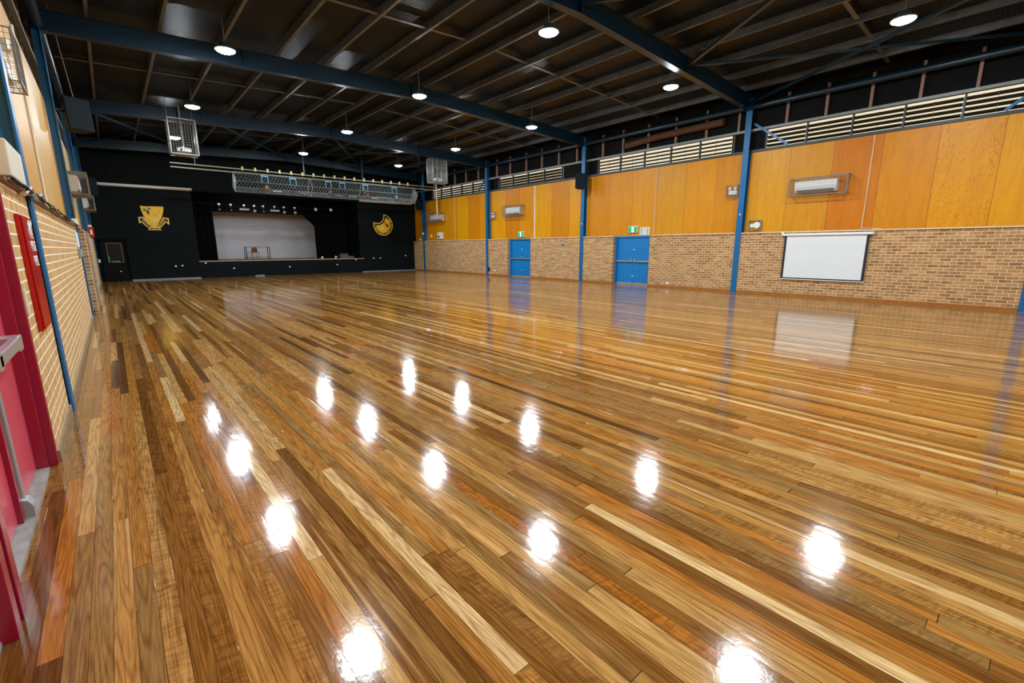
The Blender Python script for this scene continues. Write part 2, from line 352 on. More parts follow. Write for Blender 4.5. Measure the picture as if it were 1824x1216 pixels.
baseboards('R', OPR, M['timber'], 0.085, 'baseboard_right'); baseboards('L', OPL, M['skirt'], 0.09, 'baseboard_left')
# ledge on top of the left brickwork, thin white duct on the right
mb = MB(); mb.box(-0.13, 0.035, 4.86, D, HB, HB + 0.025); struct(mb.obj('trim_1', M['ledge'], org=(0, 0, HB)))
for n_, (y0, y1) in enumerate([(YB, 7.36), (7.58, 11.0), (13.05, 14.76), (14.98, 18.42), (20.5, 22.2), (22.43, 29.6)]):
    o = MB().box(W - 0.035, W - 0.001, y0, y1, HB - 0.02, HB + 0.015).obj('cable_duct', M['conduit'], bev=0.004)
    tag(o, ['white cable duct above the wall screen', 'white cable duct between the tall blue column and the nearer blue doors', 'white cable duct just beyond the nearer blue doors',
            'white cable duct between the middle column and the farther blue doors', 'white cable duct just beyond the farther blue doors', 'white cable duct on brick nearest the stage'][n_], 'cable duct', 'cable ducts along the brick top')
# ------------------------------------------------------------ plywood, louvre windows, sarking above
PD = 0.20
PDS = {'R': 0.20, 'L': 0.13}        # the plywood sits this far behind the column faces
LZ0, LZ1 = 4.98, 5.50
def upper(side):
    X = CX[side]; PD = PDS[side]; nm = 'right' if side == 'R' else 'left'
    feat = (1.18, 2.407)
    mb = MB()
    if side == 'R':
        mb.box(X(PD), X(PD + 0.04), YB, feat[0], HB, 4.87); mb.box(X(PD), X(PD + 0.04), feat[1], D, HB, 4.87)
        struct(MB().box(X(PD), X(PD + 0.04), feat[0], feat[1], HB, 4.87).obj('wall_right_figured_panel', M['plyf'], org=(X(PD), 0, HB)))
    else: mb.box(X(PD), X(PD + 0.04), YB, D, HB, 4.87)
    struct(mb.obj('wall_%s_plywood' % nm, M['ply'] if side == 'R' else M['plyl'], org=(X(PD), 0, HB)))
    # sarking band above the louvres and dark infill
    mb = MB(); mb.box(X(0.31), X(0.36), YB, D, 5.62, 7.0); mb.box(X(0.31), X(0.36), YB, D, 4.8, 4.93)
    struct(mb.obj('wall_%s_sarking' % nm, M['sark'], org=(X(0.31), 0, 4.8)))
    struct(MB().box(X(0.13), X(0.30), YB, D, 5.56, 5.64).obj('trim_louvre_head_%s' % nm, M['rail'], org=(X(0.2), 0, 5.56)))
    struct(MB().box(X(0.16), X(0.30), YB, D, 4.87, 4.95).obj('trim_louvre_sill_%s' % nm, M['lframe'], org=(X(0.2), 0, 4.87)))
upper('R'); upper('L')
WIN = [  # y0, y1, panes, tilt degrees
    (-5.95, -0.4, 5, 40), (0.82, 6.92, 5, 26), (8.08, 14.17, 5, 12), (16.46, 21.42, 4, 38), (22.78, 28.8, 5, 30)]
wi = 0
def louvre(side, y0, y1, n, tilt):
    global wi
    wi += 1; X = CX[side]; sg = 1 if side == 'R' else -1
    w = MB()
    w.box(X(0.20), X(0.30), y0 - 0.03, y0, LZ0 - 0.03, LZ1 + 0.06); w.box(X(0.20), X(0.30), y1, y1 + 0.03, LZ0 - 0.03, LZ1 + 0.06)
    root = struct(w.obj('window_%d' % wi, M['lframe'], org=(X(0.25), (y0 + y1) / 2, LZ0)))
    pw = (y1 - y0) / n; t = radians(tilt)
    for k in range(n):
        a = y0 + k * pw + 0.02; b = y0 + (k + 1) * pw - 0.02
        if k:
            m = MB().box(X(0.19), X(0.29), a - 0.04, a, LZ0 - 0.02, LZ1 + 0.05)
            m.obj('mullion', M['lframe'], root)
        bl = MB()
        for j in range(4):
            zc = LZ0 + 0.05 + 0.135 * j; hw = 0.07
            xa, za = 0.25 - hw * cos(t), zc + hw * sin(t); xb, zb = 0.25 + hw * cos(t), zc - hw * sin(t)
            th = 0.004
            bl.prism([(X(xa), a, za + th), (X(xb), a, zb + th), (X(xb), a, zb - th), (X(xa), a, za - th)], (0, b - a, 0))
            bl.box(X(0.185), X(0.2), a, a + 0.02, zc - 0.03, zc + 0.03)
        bl.box(X(0.236), X(0.244), (a + b) / 2 - 0.004, (a + b) / 2 + 0.004, LZ0, LZ1)
        bl.obj('louvre_blades', M['blade'], root)
    return root
for sd in 'RL':
    prev = YB
    blk = MB(); X = CX[sd]
    for (a, b, n, t) in WIN:
        louvre(sd, a, b, n, t); blk.box(X(0.31), X(0.36), prev, a - 0.03, 4.93, 5.62); prev = b + 0.03
    blk.box(X(0.31), X(0.36), prev, D, 4.93, 5.62)
    struct(blk.obj('wall_%s_infill' % ('right' if sd == 'R' else 'left'), M['sark'], org=(X(0.31), 0, 4.93)))
for yy in (-6.2, -5.05, -3.9, -2.75, -1.6, -0.6, 0.95, 1.85, 2.98, 4.1, 5.23, 6.35, 7.9, 9.1, 10.35, 11.6, 12.85, 13.95, 15.5, 16.7, 17.9, 19.1, 20.43, 21.6, 23.4, 24.7, 25.95, 27.2, 28.5):
    for sd in 'RL':
        struct(MB().box(CX[sd](0.20), CX[sd](0.30), yy - 0.035, yy + 0.035, 5.64, 6.6).obj('wall_stud', M['stud']))
# ------------------------------------------------------------ columns and portal rafters
def zr(x): return 6.21 + 0.0411 * min(x, W - x)      # underside of the rafters
FD = 0.43
place = {'R': ['just outside the wall screen end of the hall', 'beside the wall screen', 'between the two pairs of blue doors', 'beyond the farther blue doors', 'next to the black stage wall'],
         'L': ['behind the pink doors', 'beside the red hose cabinet', 'carrying the big black speaker', 'beyond the two brick piers', 'next to the black stage wall']}
for sd in 'RL':
    X = CX[sd]
    for i, yc in enumerate(YC[sd]):
        mb = MB(); mb.box(X(-0.03), X(-0.012), yc - 0.1, yc + 0.1, 0, 6.2); mb.box(X(-0.012), X(-0.001), yc - 0.05, yc + 0.05, 0, HB)
        mb.box(X(-0.012), X(0.19 if sd == 'R' else 0.12), yc - 0.008, yc + 0.008, HB + 0.03, 6.6); (mb.box(X(0.18), X(0.198), yc - 0.1, yc + 0.1, HB + 0.03, 4.86) if sd == 'R' else None)
        mb.box(X(-0.03), X(-0.012), yc - 0.1, yc + 0.1, 6.2, 6.6)
        o = mb.obj('steel_column', M['blue']); tag(o, ('right' if sd == 'R' else 'left') + ' wall blue steel column ' + place[sd][i], 'column', 'blue steel columns')
def flybrace(sd, y0, z0, y1, z1, lab):
    X = CX[sd]; o = MB().bar((X(0.1), y0, z0), (X(0.1), y1, z1), 0.05, 0.07).obj('knee_brace', M['blue']); tag(o, lab, 'brace', 'blue knee braces at the louvres')
flybrace('R', 7.3, 5.78, 6.2, 4.96, 'slanting blue brace at the louvre sill beside the tall blue column')
flybrace('R', 0.35, 5.7, 1.25, 4.96, 'slanting blue brace at the near end of the nearest louvre row')
flybrace('R', 22.5, 5.7, 23.3, 4.96, 'slanting blue brace at the louvres nearest the stage')
def isect(mb, p, q, depth, fw=0.2, tf=0.016, tw=0.012):   # section from p to q (undersides), vertical cuts
    (x0, y, z0), (x1, _, z1) = p, q
    def sl(a0, a1, hw): mb.prism([(x0, y - hw, z0 + a0), (x1, y - hw, z1 + a0), (x1, y - hw, z1 + a1), (x0, y - hw, z0 + a1)], (0, 2 * hw, 0))
    sl(0, tf, fw / 2); sl(tf, depth - tf, tw / 2); sl(depth - tf, depth, fw / 2)
rl = ['crossing over the camera end of the hall', 'nearest one meeting the tall blue column by the wall screen', 'with the bright lamp pools on its web, second in view', 'just before the hanging projector cages', 'right in front of the black stage wall']
for i, yc in enumerate(YC['R']):
    mb = MB(); m = W / 2
    isect(mb, (0.0, yc, zr(0)), (m, yc, zr(m)), FD); isect(mb, (m, yc, zr(m)), (W, yc, zr(W)), FD)
    mb.box(m - 0.012, m + 0.012, yc - 0.1, yc + 0.1, zr(m), zr(m) + FD)
    for xx in (3.9, 13.4): mb.box(xx - 0.006, xx + 0.006, yc - 0.09, yc + 0.09, zr(xx) + 0.016, zr(xx) + FD - 0.016)
    o = mb.obj('roof_beam', M['beam']); tag(o, 'navy steel roof beam ' + rl[i], 'beam', 'navy steel roof beams')
# eave tubes
for sd in 'RL':
    ys = [YB] + YC[sd] + [D]
    for k in range(len(ys) - 1):
        struct(MB().cyl((CX[sd](0.0), ys[k] + 0.11, 6.33), (CX[sd](0.0), ys[k + 1] - 0.11, 6.33), 0.095, 16).obj('beam_eave_tube', M['beam'], smooth=False))
# purlins, bridging, roof
PX = [0.83, 2.12, 3.41, 4.72, 6.0, 7.28, 8.48, 9.37, 10.69, 11.98, 13.29, 14.54, 15.87, 17.15]
for x in PX:
    z = zr(x) + FD; ys = [YB] + YC['R'] + [D]
    for k in range(len(ys) - 1):
        y0 = ys[k] if k == 0 else ys[k]; y1 = ys[k + 1]
        s_ = 1 if x < W / 2 else -1
        mb = MB(); mb.box(x - 0.035, x + 0.035, y0, y1, z, z + 0.006); mb.box(x - 0.003 - 0.032 * s_, x + 0.003 - 0.032 * s_, y0, y1, z + 0.006, z + 0.2)
        mb.box(x + 0.032 * s_ - 0.002, x + 0.032 * s_ + 0.002, y0, y1, z + 0.006, z + 0.024)
        struct(mb.obj('roof_purlin', M['galv']))
for yb in (-3.6, 3.75, 11.0, 18.25, 25.9):
    for a, b in zip([0.0] + PX, PX + [W]):
        if a == 8.48: continue
        za, zb = zr(a) + FD + 0.06, zr(b) + FD + 0.06
        struct(MB().bar((a + 0.045, yb, za), (b - 0.045, yb, zb), 0.10, 0.012).bar((a + 0.045, yb + 0.045, za + 0.03), (b - 0.045, yb + 0.045, zb + 0.03), 0.006, 0.06).obj('roof_bridging', M['galv']))
m = W / 2; o_ = 0.36
mb = MB()
for a, b in ((-o_, m), (m, W + o_)):
    za, zb = 6.21 + 0.0411 * (a if a < m else W - a) + FD + 0.2, 6.21 + 0.0411 * (b if b <= m else W - b) + FD + 0.2
    mb.prism([(a, YB - 0.1, za), (b, YB - 0.1, zb), (b, YB - 0.1, zb + 0.06), (a, YB - 0.1, za + 0.06)], (0, D + 0.4 - YB, 0))
struct(mb.obj('ceiling', M['foil'], org=(m, 0, 6.8)))
# diagonal wind braces under the roof
def brace(p, q, w, lab):
    z = lambda P: zr(P[0]) + 0.2
    o = MB().bar((p[0], p[1], z(p)), (q[0], q[1], z(q)), w, w * 0.6).obj('roof_brace', M['beam']); tag(o, lab, 'brace', 'diagonal roof braces')
bl = ['leftmost', 'second', 'third', 'last']
for k, (a, b) in enumerate(((0.25, 4.3), (4.3, 8.9), (8.95, 13.4), (13.45, W - 0.2))):
    brace((a, 22.45), (b, 29.65), 0.11, 'broad diagonal roof brace before the stage wall, %s across the bay' % bl[k])
    brace((a, 29.65), (b, 22.45), 0.045, 'thin diagonal roof rod before the stage wall, %s across the bay' % bl[k])
    if k >= 2:
        q = 'over the wall screen' if k == 3 else 'beside the ridge above the wall screen bay'
        brace((a, 0.3), (b, 7.35), 0.10, 'broad diagonal roof brace ' + q); brace((a, 7.35), (b, 0.3), 0.08, 'slim diagonal roof brace crossing the broad one ' + q)
# ------------------------------------------------------------ LED high bay lamps
lamp_lab = {(0, 0): 'above the pink doors', (0, 1): 'left row, over the near floor before the first roof beam', (0, 2): 'left row, lighting the web of the second roof beam', (0, 3): 'left row, between second and third roof beams', (0, 4): 'left row, behind the left wire cage',
            (1, 0): 'middle row, nearest the camera', (1, 1): 'middle row, just beyond the nearest roof beam', (1, 2): 'middle row, at the ridge of the second roof beam', (1, 3): 'middle row, at the ridge of the third roof beam', (1, 4): 'middle row, closest to the stage',
            (2, 0): 'right row, near the wall screen bay', (2, 1): 'right row, just beyond the nearest roof beam', (2, 2): 'right row, lighting the web of the second roof beam', (2, 3): 'right row, just before the third roof beam', (2, 4): 'right row, closest to the stage'}
def lamp(x, y, z, lab):
    top = zr(x) + FD + 0.205
    t = thing('high_bay_lamp', lab, 'ceiling light', (x, y, z), 'LED high bay lamps')
    MB().lathe((x, y, z), [(0.205, 0.0), (0.19, -0.022), (0.14, -0.045), (0.07, -0.058), (0.0, -0.062)]).obj('lens', M['lens'], t, smooth=True)
    MB().lathe((x, y, z), [(0.206, 0.0), (0.225, -0.01), (0.23, 0.03), (0.12, 0.07), (0.11, 0.15), (0.0, 0.16)]).obj('housing', M['gblue'], t, smooth=True)
    MB().cyl((x, y, z + 0.15), (x, y, top), 0.012, 8).obj('hanger_rod', M['wire'], t)
for i, x in enumerate((3.24, 8.44, 13.67)):
    for j, y in enumerate((2.6, 7.9, 13.52, 19.35, 24.95)):
        if i == 2: y = (2.71, 8.02, 14.0, 19.31, 25.1)[j]
        if i == 0: y = (2.6, 7.75, 13.53, 19.33, 25.0)[j]
        z = 6.25
        lamp(x, y, z, 'round LED lamp, ' + lamp_lab[(i, j)])
    lamp(x, -2.8, 6.25, 'round LED lamp behind the camera, %s row' % ('left', 'middle', 'right')[i])
# ------------------------------------------------------------ stage wall and stage
OX0, OX1, SZ, OZ = 4.3, 13.65, 0.94, 4.72
mb = MB(); mb.box(-0.35, OX0, D, D + 0.2, 0, OZ); mb.box(OX1, W + 0.35, D, D + 0.2, 0, OZ); mb.box(OX0, OX1, D, D + 0.2, 0, SZ - 0.03); mb.box(-0.35, W + 0.35, D, D + 0.2, OZ, 7.3)
struct(mb.obj('wall_back', M['black'], org=(m, D, 0)))
struct(MB().box(-0.35, W + 0.35, YB - 0.1, YB, 0, 7.3).obj('wall_front', M['ply'], org=(m, YB, 0)))
mb = MB()
for x in (0.9, 3.2, 5.9, 9.0, 12.0, 15.0): mb.box(x, x + 0.03, D - 0.02, D, 4.86, 6.7)
struct(mb.obj('trim_wall_joints', M['black'], org=(m, D, 4.8)))
struct(MB().box(1.2, 4.25, D - 0.02, D, 0, 0.06).box(13.75, 17.8, D - 0.02, D, 0, 0.05).obj('baseboard_back', M['rail'], org=(m, D, 0)))
struct(MB().box(1.0, W - 1.0, D + 0.2, D + 8, SZ - 0.03, SZ).box(OX0, OX1, D - 0.0, D + 0.2, SZ - 0.03, SZ).obj('floor_stage', M['stagefl'], org=(m, D, SZ - 0.03)))
struct(MB().box(OX0 - 0.05, OX1 + 0.25, D - 0.04, D, SZ - 0.035, SZ + 0.005).obj('trim_stage_nosing', M['lip'], org=(m, D, SZ)))
mb = MB(); mb.box(0.9, 1.0, D + 0.2, D + 8, 0, 6.4); mb.box(W - 1, W - 0.9, D + 0.2, D + 8, 0, 6.4); mb.box(0.9, W - 0.9, D + 8, D + 8.1, 0, 6.4); mb.box(0.9, W - 0.9, D + 0.2, D + 8.1, 6.4, 6.5)
struct(mb.obj('wall_stage_house', M['velvet'], org=(m, D + 4, 0)))
# reveals of the proscenium
struct(MB().box(OX1, OX1 + 0.05, D + 0.2, D + 1.9, SZ, OZ).box(OX0 - 0.05, OX0, D + 0.2, D + 1.9, SZ, OZ).obj('wall_proscenium_reveal', M['black'], org=(m, D, SZ)))
o = MB().box(5.2, 13.2, D + 6.0, D + 6.06, SZ, 4.4).obj('backdrop_cloth', M['cyc']); tag(o, 'plain pale grey backdrop filling the rear of the stage', 'backdrop')
def drape(poly_x0, poly_x1, y, z0, z1, lab, cut=None):
    mb = MB(); n = max(6, int((poly_x1 - poly_x0) / 0.12)); fs = []; vs = []
    for k in range(n + 1):
        x = poly_x0 + (poly_x1 - poly_x0) * k / n; dy = 0.06 * (k % 2)
        zb = z0
        if cut and x < cut[0]: zb = cut[1]
        vs += [(x, y + dy, zb), (x, y + dy, z1), (x, y + dy + 0.02, zb), (x, y + dy + 0.02, z1)]
    for k in range(n):
        a, b = 4 * k, 4 * k + 4
        fs += [(a, b, b + 1, a + 1), (a + 2, a + 3, b + 3, b + 2), (a, a + 2, b + 2, b), (a + 1, b + 1, b + 3, a + 3)]
    mb.add(vs, fs); o = mb.obj('stage_drape', M['velvet']); tag(o, lab, 'curtain', 'black stage drapes'); return o
drape(4.32, 5.5, D + 2.0, SZ, 4.9, 'black leg drape at the left edge of the stage opening')
drape(11.36, 13.6, D + 2.0, SZ, 4.9, 'broad black leg drape at the right side of the stage opening')
drape(4.4, 13.6, D + 2.7, 3.87, 5.6, 'black border drape along the top of the stage opening')
# cut corner of the backdrop: a swag of the right drape
o = MB().prism([(10.72, D + 2.35, 3.87), (11.5, D + 2.35, 3.87), (11.5, D + 2.35, 3.1), (11.36, D + 2.35, 3.25), (11.0, D + 2.35, 3.60)], (0, 0.03, 0)).obj('drape_swag', M['velvet'])
tag(o, 'small black swag cutting off the upper right corner of the backdrop', 'curtain')
# stage lights under the head of the opening
pipe_z = 4.22
o = MB().cyl((4.45, D + 1.2, pipe_z), (13.5, D + 1.2, pipe_z), 0.025, 10).obj('lighting_pipe', M['rubber']); tag(o, 'black lighting pipe across the top of the stage opening', 'pipe')
o = MB().cyl((4.45, D + 1.22, 4.22 + 0.03), (4.45, D + 1.22, 4.9), 0.01)
sl = [5.75, 6.35, 7.05, 7.6, 8.1, 8.75, 9.3, 9.95]
for k, x in enumerate(sl):
    t = thing('stage_lantern', 'small stage lantern on the black pipe, %s from its left end' % ['first', 'second', 'third', 'fourth', 'fifth', 'sixth', 'seventh', 'eighth'][k], 'stage light', (x, D + 1.2, 3.85), 'lanterns on the stage pipe')
    if k in (2, 5):
        ld = bpy.data.lights.new('stage_flood', 'AREA'); ld.shape = 'RECTANGLE'; ld.size = 0.5; ld.size_y = 0.12; ld.energy = 13; ld.color = (0.93, 0.95, 1.0)
        lo = bpy.data.objects.new('flood_light', ld); COL.objects.link(lo); lo.parent = t; lo.location = (0, 0.13, 0.08)
        lo.rotation_euler = (radians(90 - 10), 0, 0)
    if k in (2, 5): MB().box(x - 0.28, x + 0.28, D + 1.1, D + 1.3, 3.9, 4.05).obj('body', M['gblue'], t, bev=0.02); MB().box(x - 0.26, x + 0.26, D + 1.09, D + 1.1, 3.92, 4.0).obj('lens', M['bulb'], t)
    else:
        MB().cyl((x, D + 1.3, 4.0), (x, D + 1.1, 3.9), 0.07, 14, 0.10).obj('body', M['rubber'], t); MB().cyl((x, D + 1.105, 3.903), (x, D + 1.09, 3.895), 0.085 if k in (3, 6, 7) else 0.04, 14).obj('lens', M['bulb'], t)
    MB().box(x - 0.015, x + 0.015, D + 1.19, D + 1.21, 4.0, 4.2).obj('bracket', M['gblue'], t); MB().box(x - 0.06, x + 0.06, D + 1.15, D + 1.17, 4.16, 4.25).obj('clamp', M['silver'], t)
for k, (x, z, lab) in enumerate([(11.25, 4.2, 'left one of two warm round spots'), (12.25, 4.22, 'right one of two warm round spots')]):
    o = MB().cyl((x, D + 1.15, z), (x, D + 1.05, z - 0.06), 0.09, 14).obj('round_spotlight', M['bulb']); tag(o, lab + ' at the top of the stage opening', 'stage light', 'round spots')
# table and chair on stage
ty = D + 3.0; tx0, tx1 = 7.24, 8.68
t = thing('folding_table', 'narrow dark metal trestle table standing on the stage', 'table', ((tx0 + tx1) / 2, ty + 0.3, SZ))
MB().box(tx0, tx1, ty, ty + 0.6, SZ + 0.765, SZ + 0.80).obj('table_top', M['gblue'], t)
for x in (tx0 + 0.03, tx1 - 0.03):
    for y in (ty + 0.03, ty + 0.57): MB().box(x - 0.018, x + 0.018, y - 0.018, y + 0.018, SZ, SZ + 0.765).obj('leg', M['blackd'], t)
    MB().box(x - 0.012, x + 0.012, ty + 0.05, ty + 0.55, SZ + 0.1, SZ + 0.125).obj('foot_rail', M['blackd'], t)
MB().box(tx0 + 0.05, tx1 - 0.05, ty + 0.56, ty + 0.58, SZ + 0.1, SZ + 0.125).obj('stretcher', M['blackd'], t)
chx, chy = 7.95, D + 3.95
t = thing('moulded_chair', 'brown moulded plastic chair with thin black legs behind the stage table', 'chair', (chx, chy, SZ))
MB().prism([(chx - 0.22, chy, SZ + 0.42), (chx + 0.24, chy, SZ + 0.42), (chx + 0.26, chy, SZ + 0.45), (chx - 0.22, chy, SZ + 0.46)], (0, 0.42, 0)).obj('seat', M['lampred'], t, bev=0.01)
MB().prism([(chx - 0.22, chy, SZ + 0.44), (chx + 0.16, chy, SZ + 0.44), (chx + 0.12, chy - 0.04, SZ + 0.80), (chx - 0.18, chy - 0.04, SZ + 0.80)], (0, 0.02, 0)).obj('backrest', M['lampred'], t)
for dx, dy, ex in ((-0.18, 0.03, -0.21), (0.2, 0.03, 0.3), (-0.1, 0.38, -0.02), (0.14, 0.38, 0.16)):
    MB().cyl((chx + ex, chy + dy, SZ), (chx + dx, chy + dy, SZ + 0.43), 0.011, 8).obj('leg', M['blackd'], t)
o = MB().box(12.55, 13.1, D + 0.75, D + 1.2, SZ, SZ + 0.32).box(13.1, 13.5, D + 0.75, D + 1.2, SZ, SZ + 0.16).obj('foldback_speaker', M['gblue']); tag(o, 'low dark blue grey box at the right corner of the stage', 'speaker')
for k, (x, h) in enumerate([(11.1, 0.12), (12.0, 0.14)]):
    o = MB().cyl((x, D + 0.2, SZ), (x, D + 0.2, SZ + h * 0.5), 0.05, 10).cyl((x, D + 0.2, SZ + h * 0.5), (x, D + 0.12, SZ + h), 0.06, 10).obj('floor_lamp_fitting', M['bulb']); tag(o, ['small white footlight at the foot of the backdrop edge', 'small white footlight on the stage lip before the right drape'][k], 'footlight')
# door in the stage wall
t = thing('door_1', 'dark', 'door', (0.65, D, 0)); del t['label'], t['category']; struct(t)
MB().box(0.18, 1.14, D - 0.025, D - 0.002, 0.02, 2.03).obj('door_leaf', M['blackd'], t); MB().box(0.42, 0.99, D - 0.03, D - 0.025, 0.98, 1.90).obj('pane', M['glass'], t)
MB().box(0.40, 1.01, D - 0.04, D - 0.025, 0.955, 0.975).box(0.40, 1.01, D - 0.04, D - 0.025, 1.905, 1.925).box(0.40, 0.42, D - 0.04, D - 0.025, 0.975, 1.905).box(0.99, 1.01, D - 0.04, D - 0.025, 0.975, 1.905).obj('pane_frame', M['stud'], t)
MB().box(0.10, 0.18, D - 0.05, D, 0, 2.1).box(1.14, 1.22, D - 0.05, D, 0, 2.1).box(0.10, 1.22, D - 0.05, D, 2.03, 2.11).obj('door_frame', M['velvet'], t)
MB().box(0.55, 0.85, D - 0.07, D - 0.045, 1.0, 1.02).obj('door_handle', M['silver'], t); MB().cyl((0.82, D - 0.06, 0.5), (0.82, D - 0.025, 0.5), 0.03, 12).obj('door_stop', M['white'], t)
o = MB().box(0.02, 0.1, D - 0.075, D - 0.055, 0.96, 1.12).obj('light_switch', M['white']); tag(o, 'white switch plate beside the black stage wall door', 'switch')
o = MB().box(0.41, 0.47, D - 0.055, D - 0.042, 1.02, 1.28).obj('door_notice', plain('teal notice', srgb(40, 140, 130), 0.5)); tag(o, 'small teal notice on the glazed black door', 'notice')
# projector screen cases on the stage wall
for x0, x1, lab in ((0.46, 4.34, 'long pale roll-up screen case above the shield crest'), (13.8, 17.75, 'long pale roll-up screen case above the round crest')):
    t = thing('screen_case', lab, 'screen case', ((x0 + x1) / 2, D - 0.08, 4.72), 'roll-up screen cases on the stage wall')
    MB().box(x0 + 0.04, x1 - 0.04, D - 0.15, D, 4.74, 4.86).obj('housing', M['white'], t, bev=0.02)
    for x in (x0, x1 - 0.04): MB().box(x, x + 0.04, D - 0.16, D, 4.72, 4.88).obj('end_cap', M['offwhite'], t)
    MB().cyl((x0 + 0.1, D - 0.08, 4.725), (x1 - 0.1, D - 0.08, 4.725), 0.015, 8).obj('bottom_bar', M['silver'], t)
    if x0 > 10:
        for xx in (x0 + 0.5, x1 - 0.7):
            MB().path([(xx + 0.3 * cos(a), D - 0.17, 4.84 + 0.16 * sin(a)) for a in [pi + pi * k / 8 for k in range(9)]], 0.008, 6).obj('loose_cable', M['rubber'], t)
# small sockets along the stage front
for k, (x, z, lab) in enumerate([(3.15, 0.70, 'left of the stage opening, first'), (3.45, 0.72, 'left of the stage opening, second'), (4.55, 0.84, 'under the left end of the stage nosing'), (5.92, 0.5, 'low under the left part of the stage'), (8.99, 0.5, 'low under the middle of the stage'),
                                 (12.0, 0.55, 'low under the right part of the stage'), (13.3, 0.86, 'under the right end of the stage nosing'), (14.6, 0.93, 'beneath the round crest, first'), (15.1, 0.93, 'beneath the round crest, second'), (17.1, 1.08, 'near the right end of the stage wall')]):
    o = MB().box(x - 0.045, x + 0.045, D - 0.03, D, z - 0.035, z + 0.035).obj('wall_socket', M['white'], bev=0.006); tag(o, 'small white socket ' + lab, 'socket', 'sockets on the stage wall')
for k, (x0, x1, z0, z1, nm, lab) in enumerate([(10.85, 12.05, 0.05, 0.74, 'access_panel', 'plain black access panel under the right of the stage'), (7.0, 7.5, 0.0, 0.06, 'floor_vent', 'low grey vent at the foot of the stage front')]):
    o = MB().box(x0, x1, D - 0.02 - 0.02 * k, D, z0 + 0.001, z1).obj(nm, [M['blackd'], M['rail']][k]); tag(o, lab, ['panel', 'vent'][k])
# ------------------------------------------------------------ crests
def crest_shield():
    y = D; px = lambda i, j: None
    def P(i, j):   # zoomed crest coordinates -> wall plane
        sx, sz = 17.375, 17.375
        ix, jz = 240 + i / sx, 350 + j / sz
        d = f + r * ((ix - 912) / 812.08) + u * ((608 - jz) / 812.08); k = (y - 0.0) / d.y
        return (0.5272 + d.x * k, 1.6393 + d.z * k)
    t = thing('shield_crest', 'yellow shield crest with grapes and a lettered ribbon on the black wall', 'crest', (2.5, D, 2.6))
    def flat(pts, d0, d1, mat, nm, par=t): return MB().prism([(x, y - d0, z) for x, z in pts], (0, -(d1 - d0), 0)).obj(nm, mat, par)
    sh = [P(*q) for q in [(155, 285), (300, 300), (860, 310), (885, 330), (880, 450), (850, 600), (770, 780), (690, 900), (640, 940), (560, 930), (440, 820), (330, 690), (255, 560), (200, 430)]]
    body = flat(sh, 0.005, 0.03, M['yellow'], 'shield')
    def ribbon(o_, i_, nm):
        rb = flat([P(*q) for q in o_], 0.0, 0.014, M['gold'], nm); flat([P(*q) for q in i_], 0.014, 0.018, M['ink'], 'ribbon_field', rb); return rb
    a = ribbon([(105, 630), (270, 625), (400, 780), (530, 920), (450, 985), (330, 900), (215, 790), (140, 835)], [(150, 665), (245, 660), (380, 815), (490, 920), (445, 950), (330, 860), (230, 760), (170, 770)], 'ribbon')
    b = ribbon([(870, 640), (1050, 670), (1075, 880), (965, 800), (800, 970), (690, 920), (790, 810)], [(905, 680), (1020, 700), (1020, 800), (950, 775), (800, 925), (720, 910), (820, 800)], 'ribbon')
    c = ribbon([(490, 925), (720, 930), (840, 1040), (410, 1035)], [(500, 965), (710, 965), (790, 1015), (450, 1012)], 'ribbon')
    p = P(612, 990); text('lettering', 'HIGH', M['gold'], c, (p[0], y - 0.02, p[1]), 0.10, (1, 0, 0), (0, -1, 0))
    p0, p1 = P(245, 710), P(430, 895); mid = P(330, 790); text('lettering', 'MILLEN', M['gold'], a, (mid[0], y - 0.02, mid[1]), 0.105, (p1[0] - p0[0], 0, p1[1] - p0[1]), (0, -1, 0))
    p0, p1 = P(780, 900), P(960, 715); mid = P(868, 805); text('lettering', 'SCHOOL', M['gold'], b, (mid[0], y - 0.02, mid[1]), 0.105, (p1[0] - p0[0], 0, p1[1] - p0[1]), (0, -1, 0))
    for pts in ([(240, 380), (330, 365), (320, 420), (290, 470)], [(365, 350), (430, 345), (525, 385), (440, 405)]): flat([P(*q) for q in pts], 0.03, 0.034, M['green'], 'leaf', body)
    for q in ((350, 430), (390, 440), (430, 450), (385, 480), (420, 490), (410, 520), (432, 530)):
        c_ = P(*q); MB().cyl((c_[0], y - 0.03, c_[1]), (c_[0], y - 0.045, c_[1]), 0.034, 12).obj('grape', M['purple'], body)
    flat([P(*q) for q in [(565, 680), (712, 685), (712, 752), (572, 750)]], 0.03, 0.036, M['paper'], 'notice', body)
    for (q0, q1) in (((570, 510), (630, 590)), ((630, 590), (800, 430)), ((380, 730), (600, 880)), ((600, 880), (800, 740))):
        a_, b_ = P(*q0), P(*q1); MB().bar((a_[0], y - 0.032, a_[1]), (b_[0], y - 0.032, b_[1]), 0.004, 0.012).obj('line', M['timber'], body)
crest_shield()
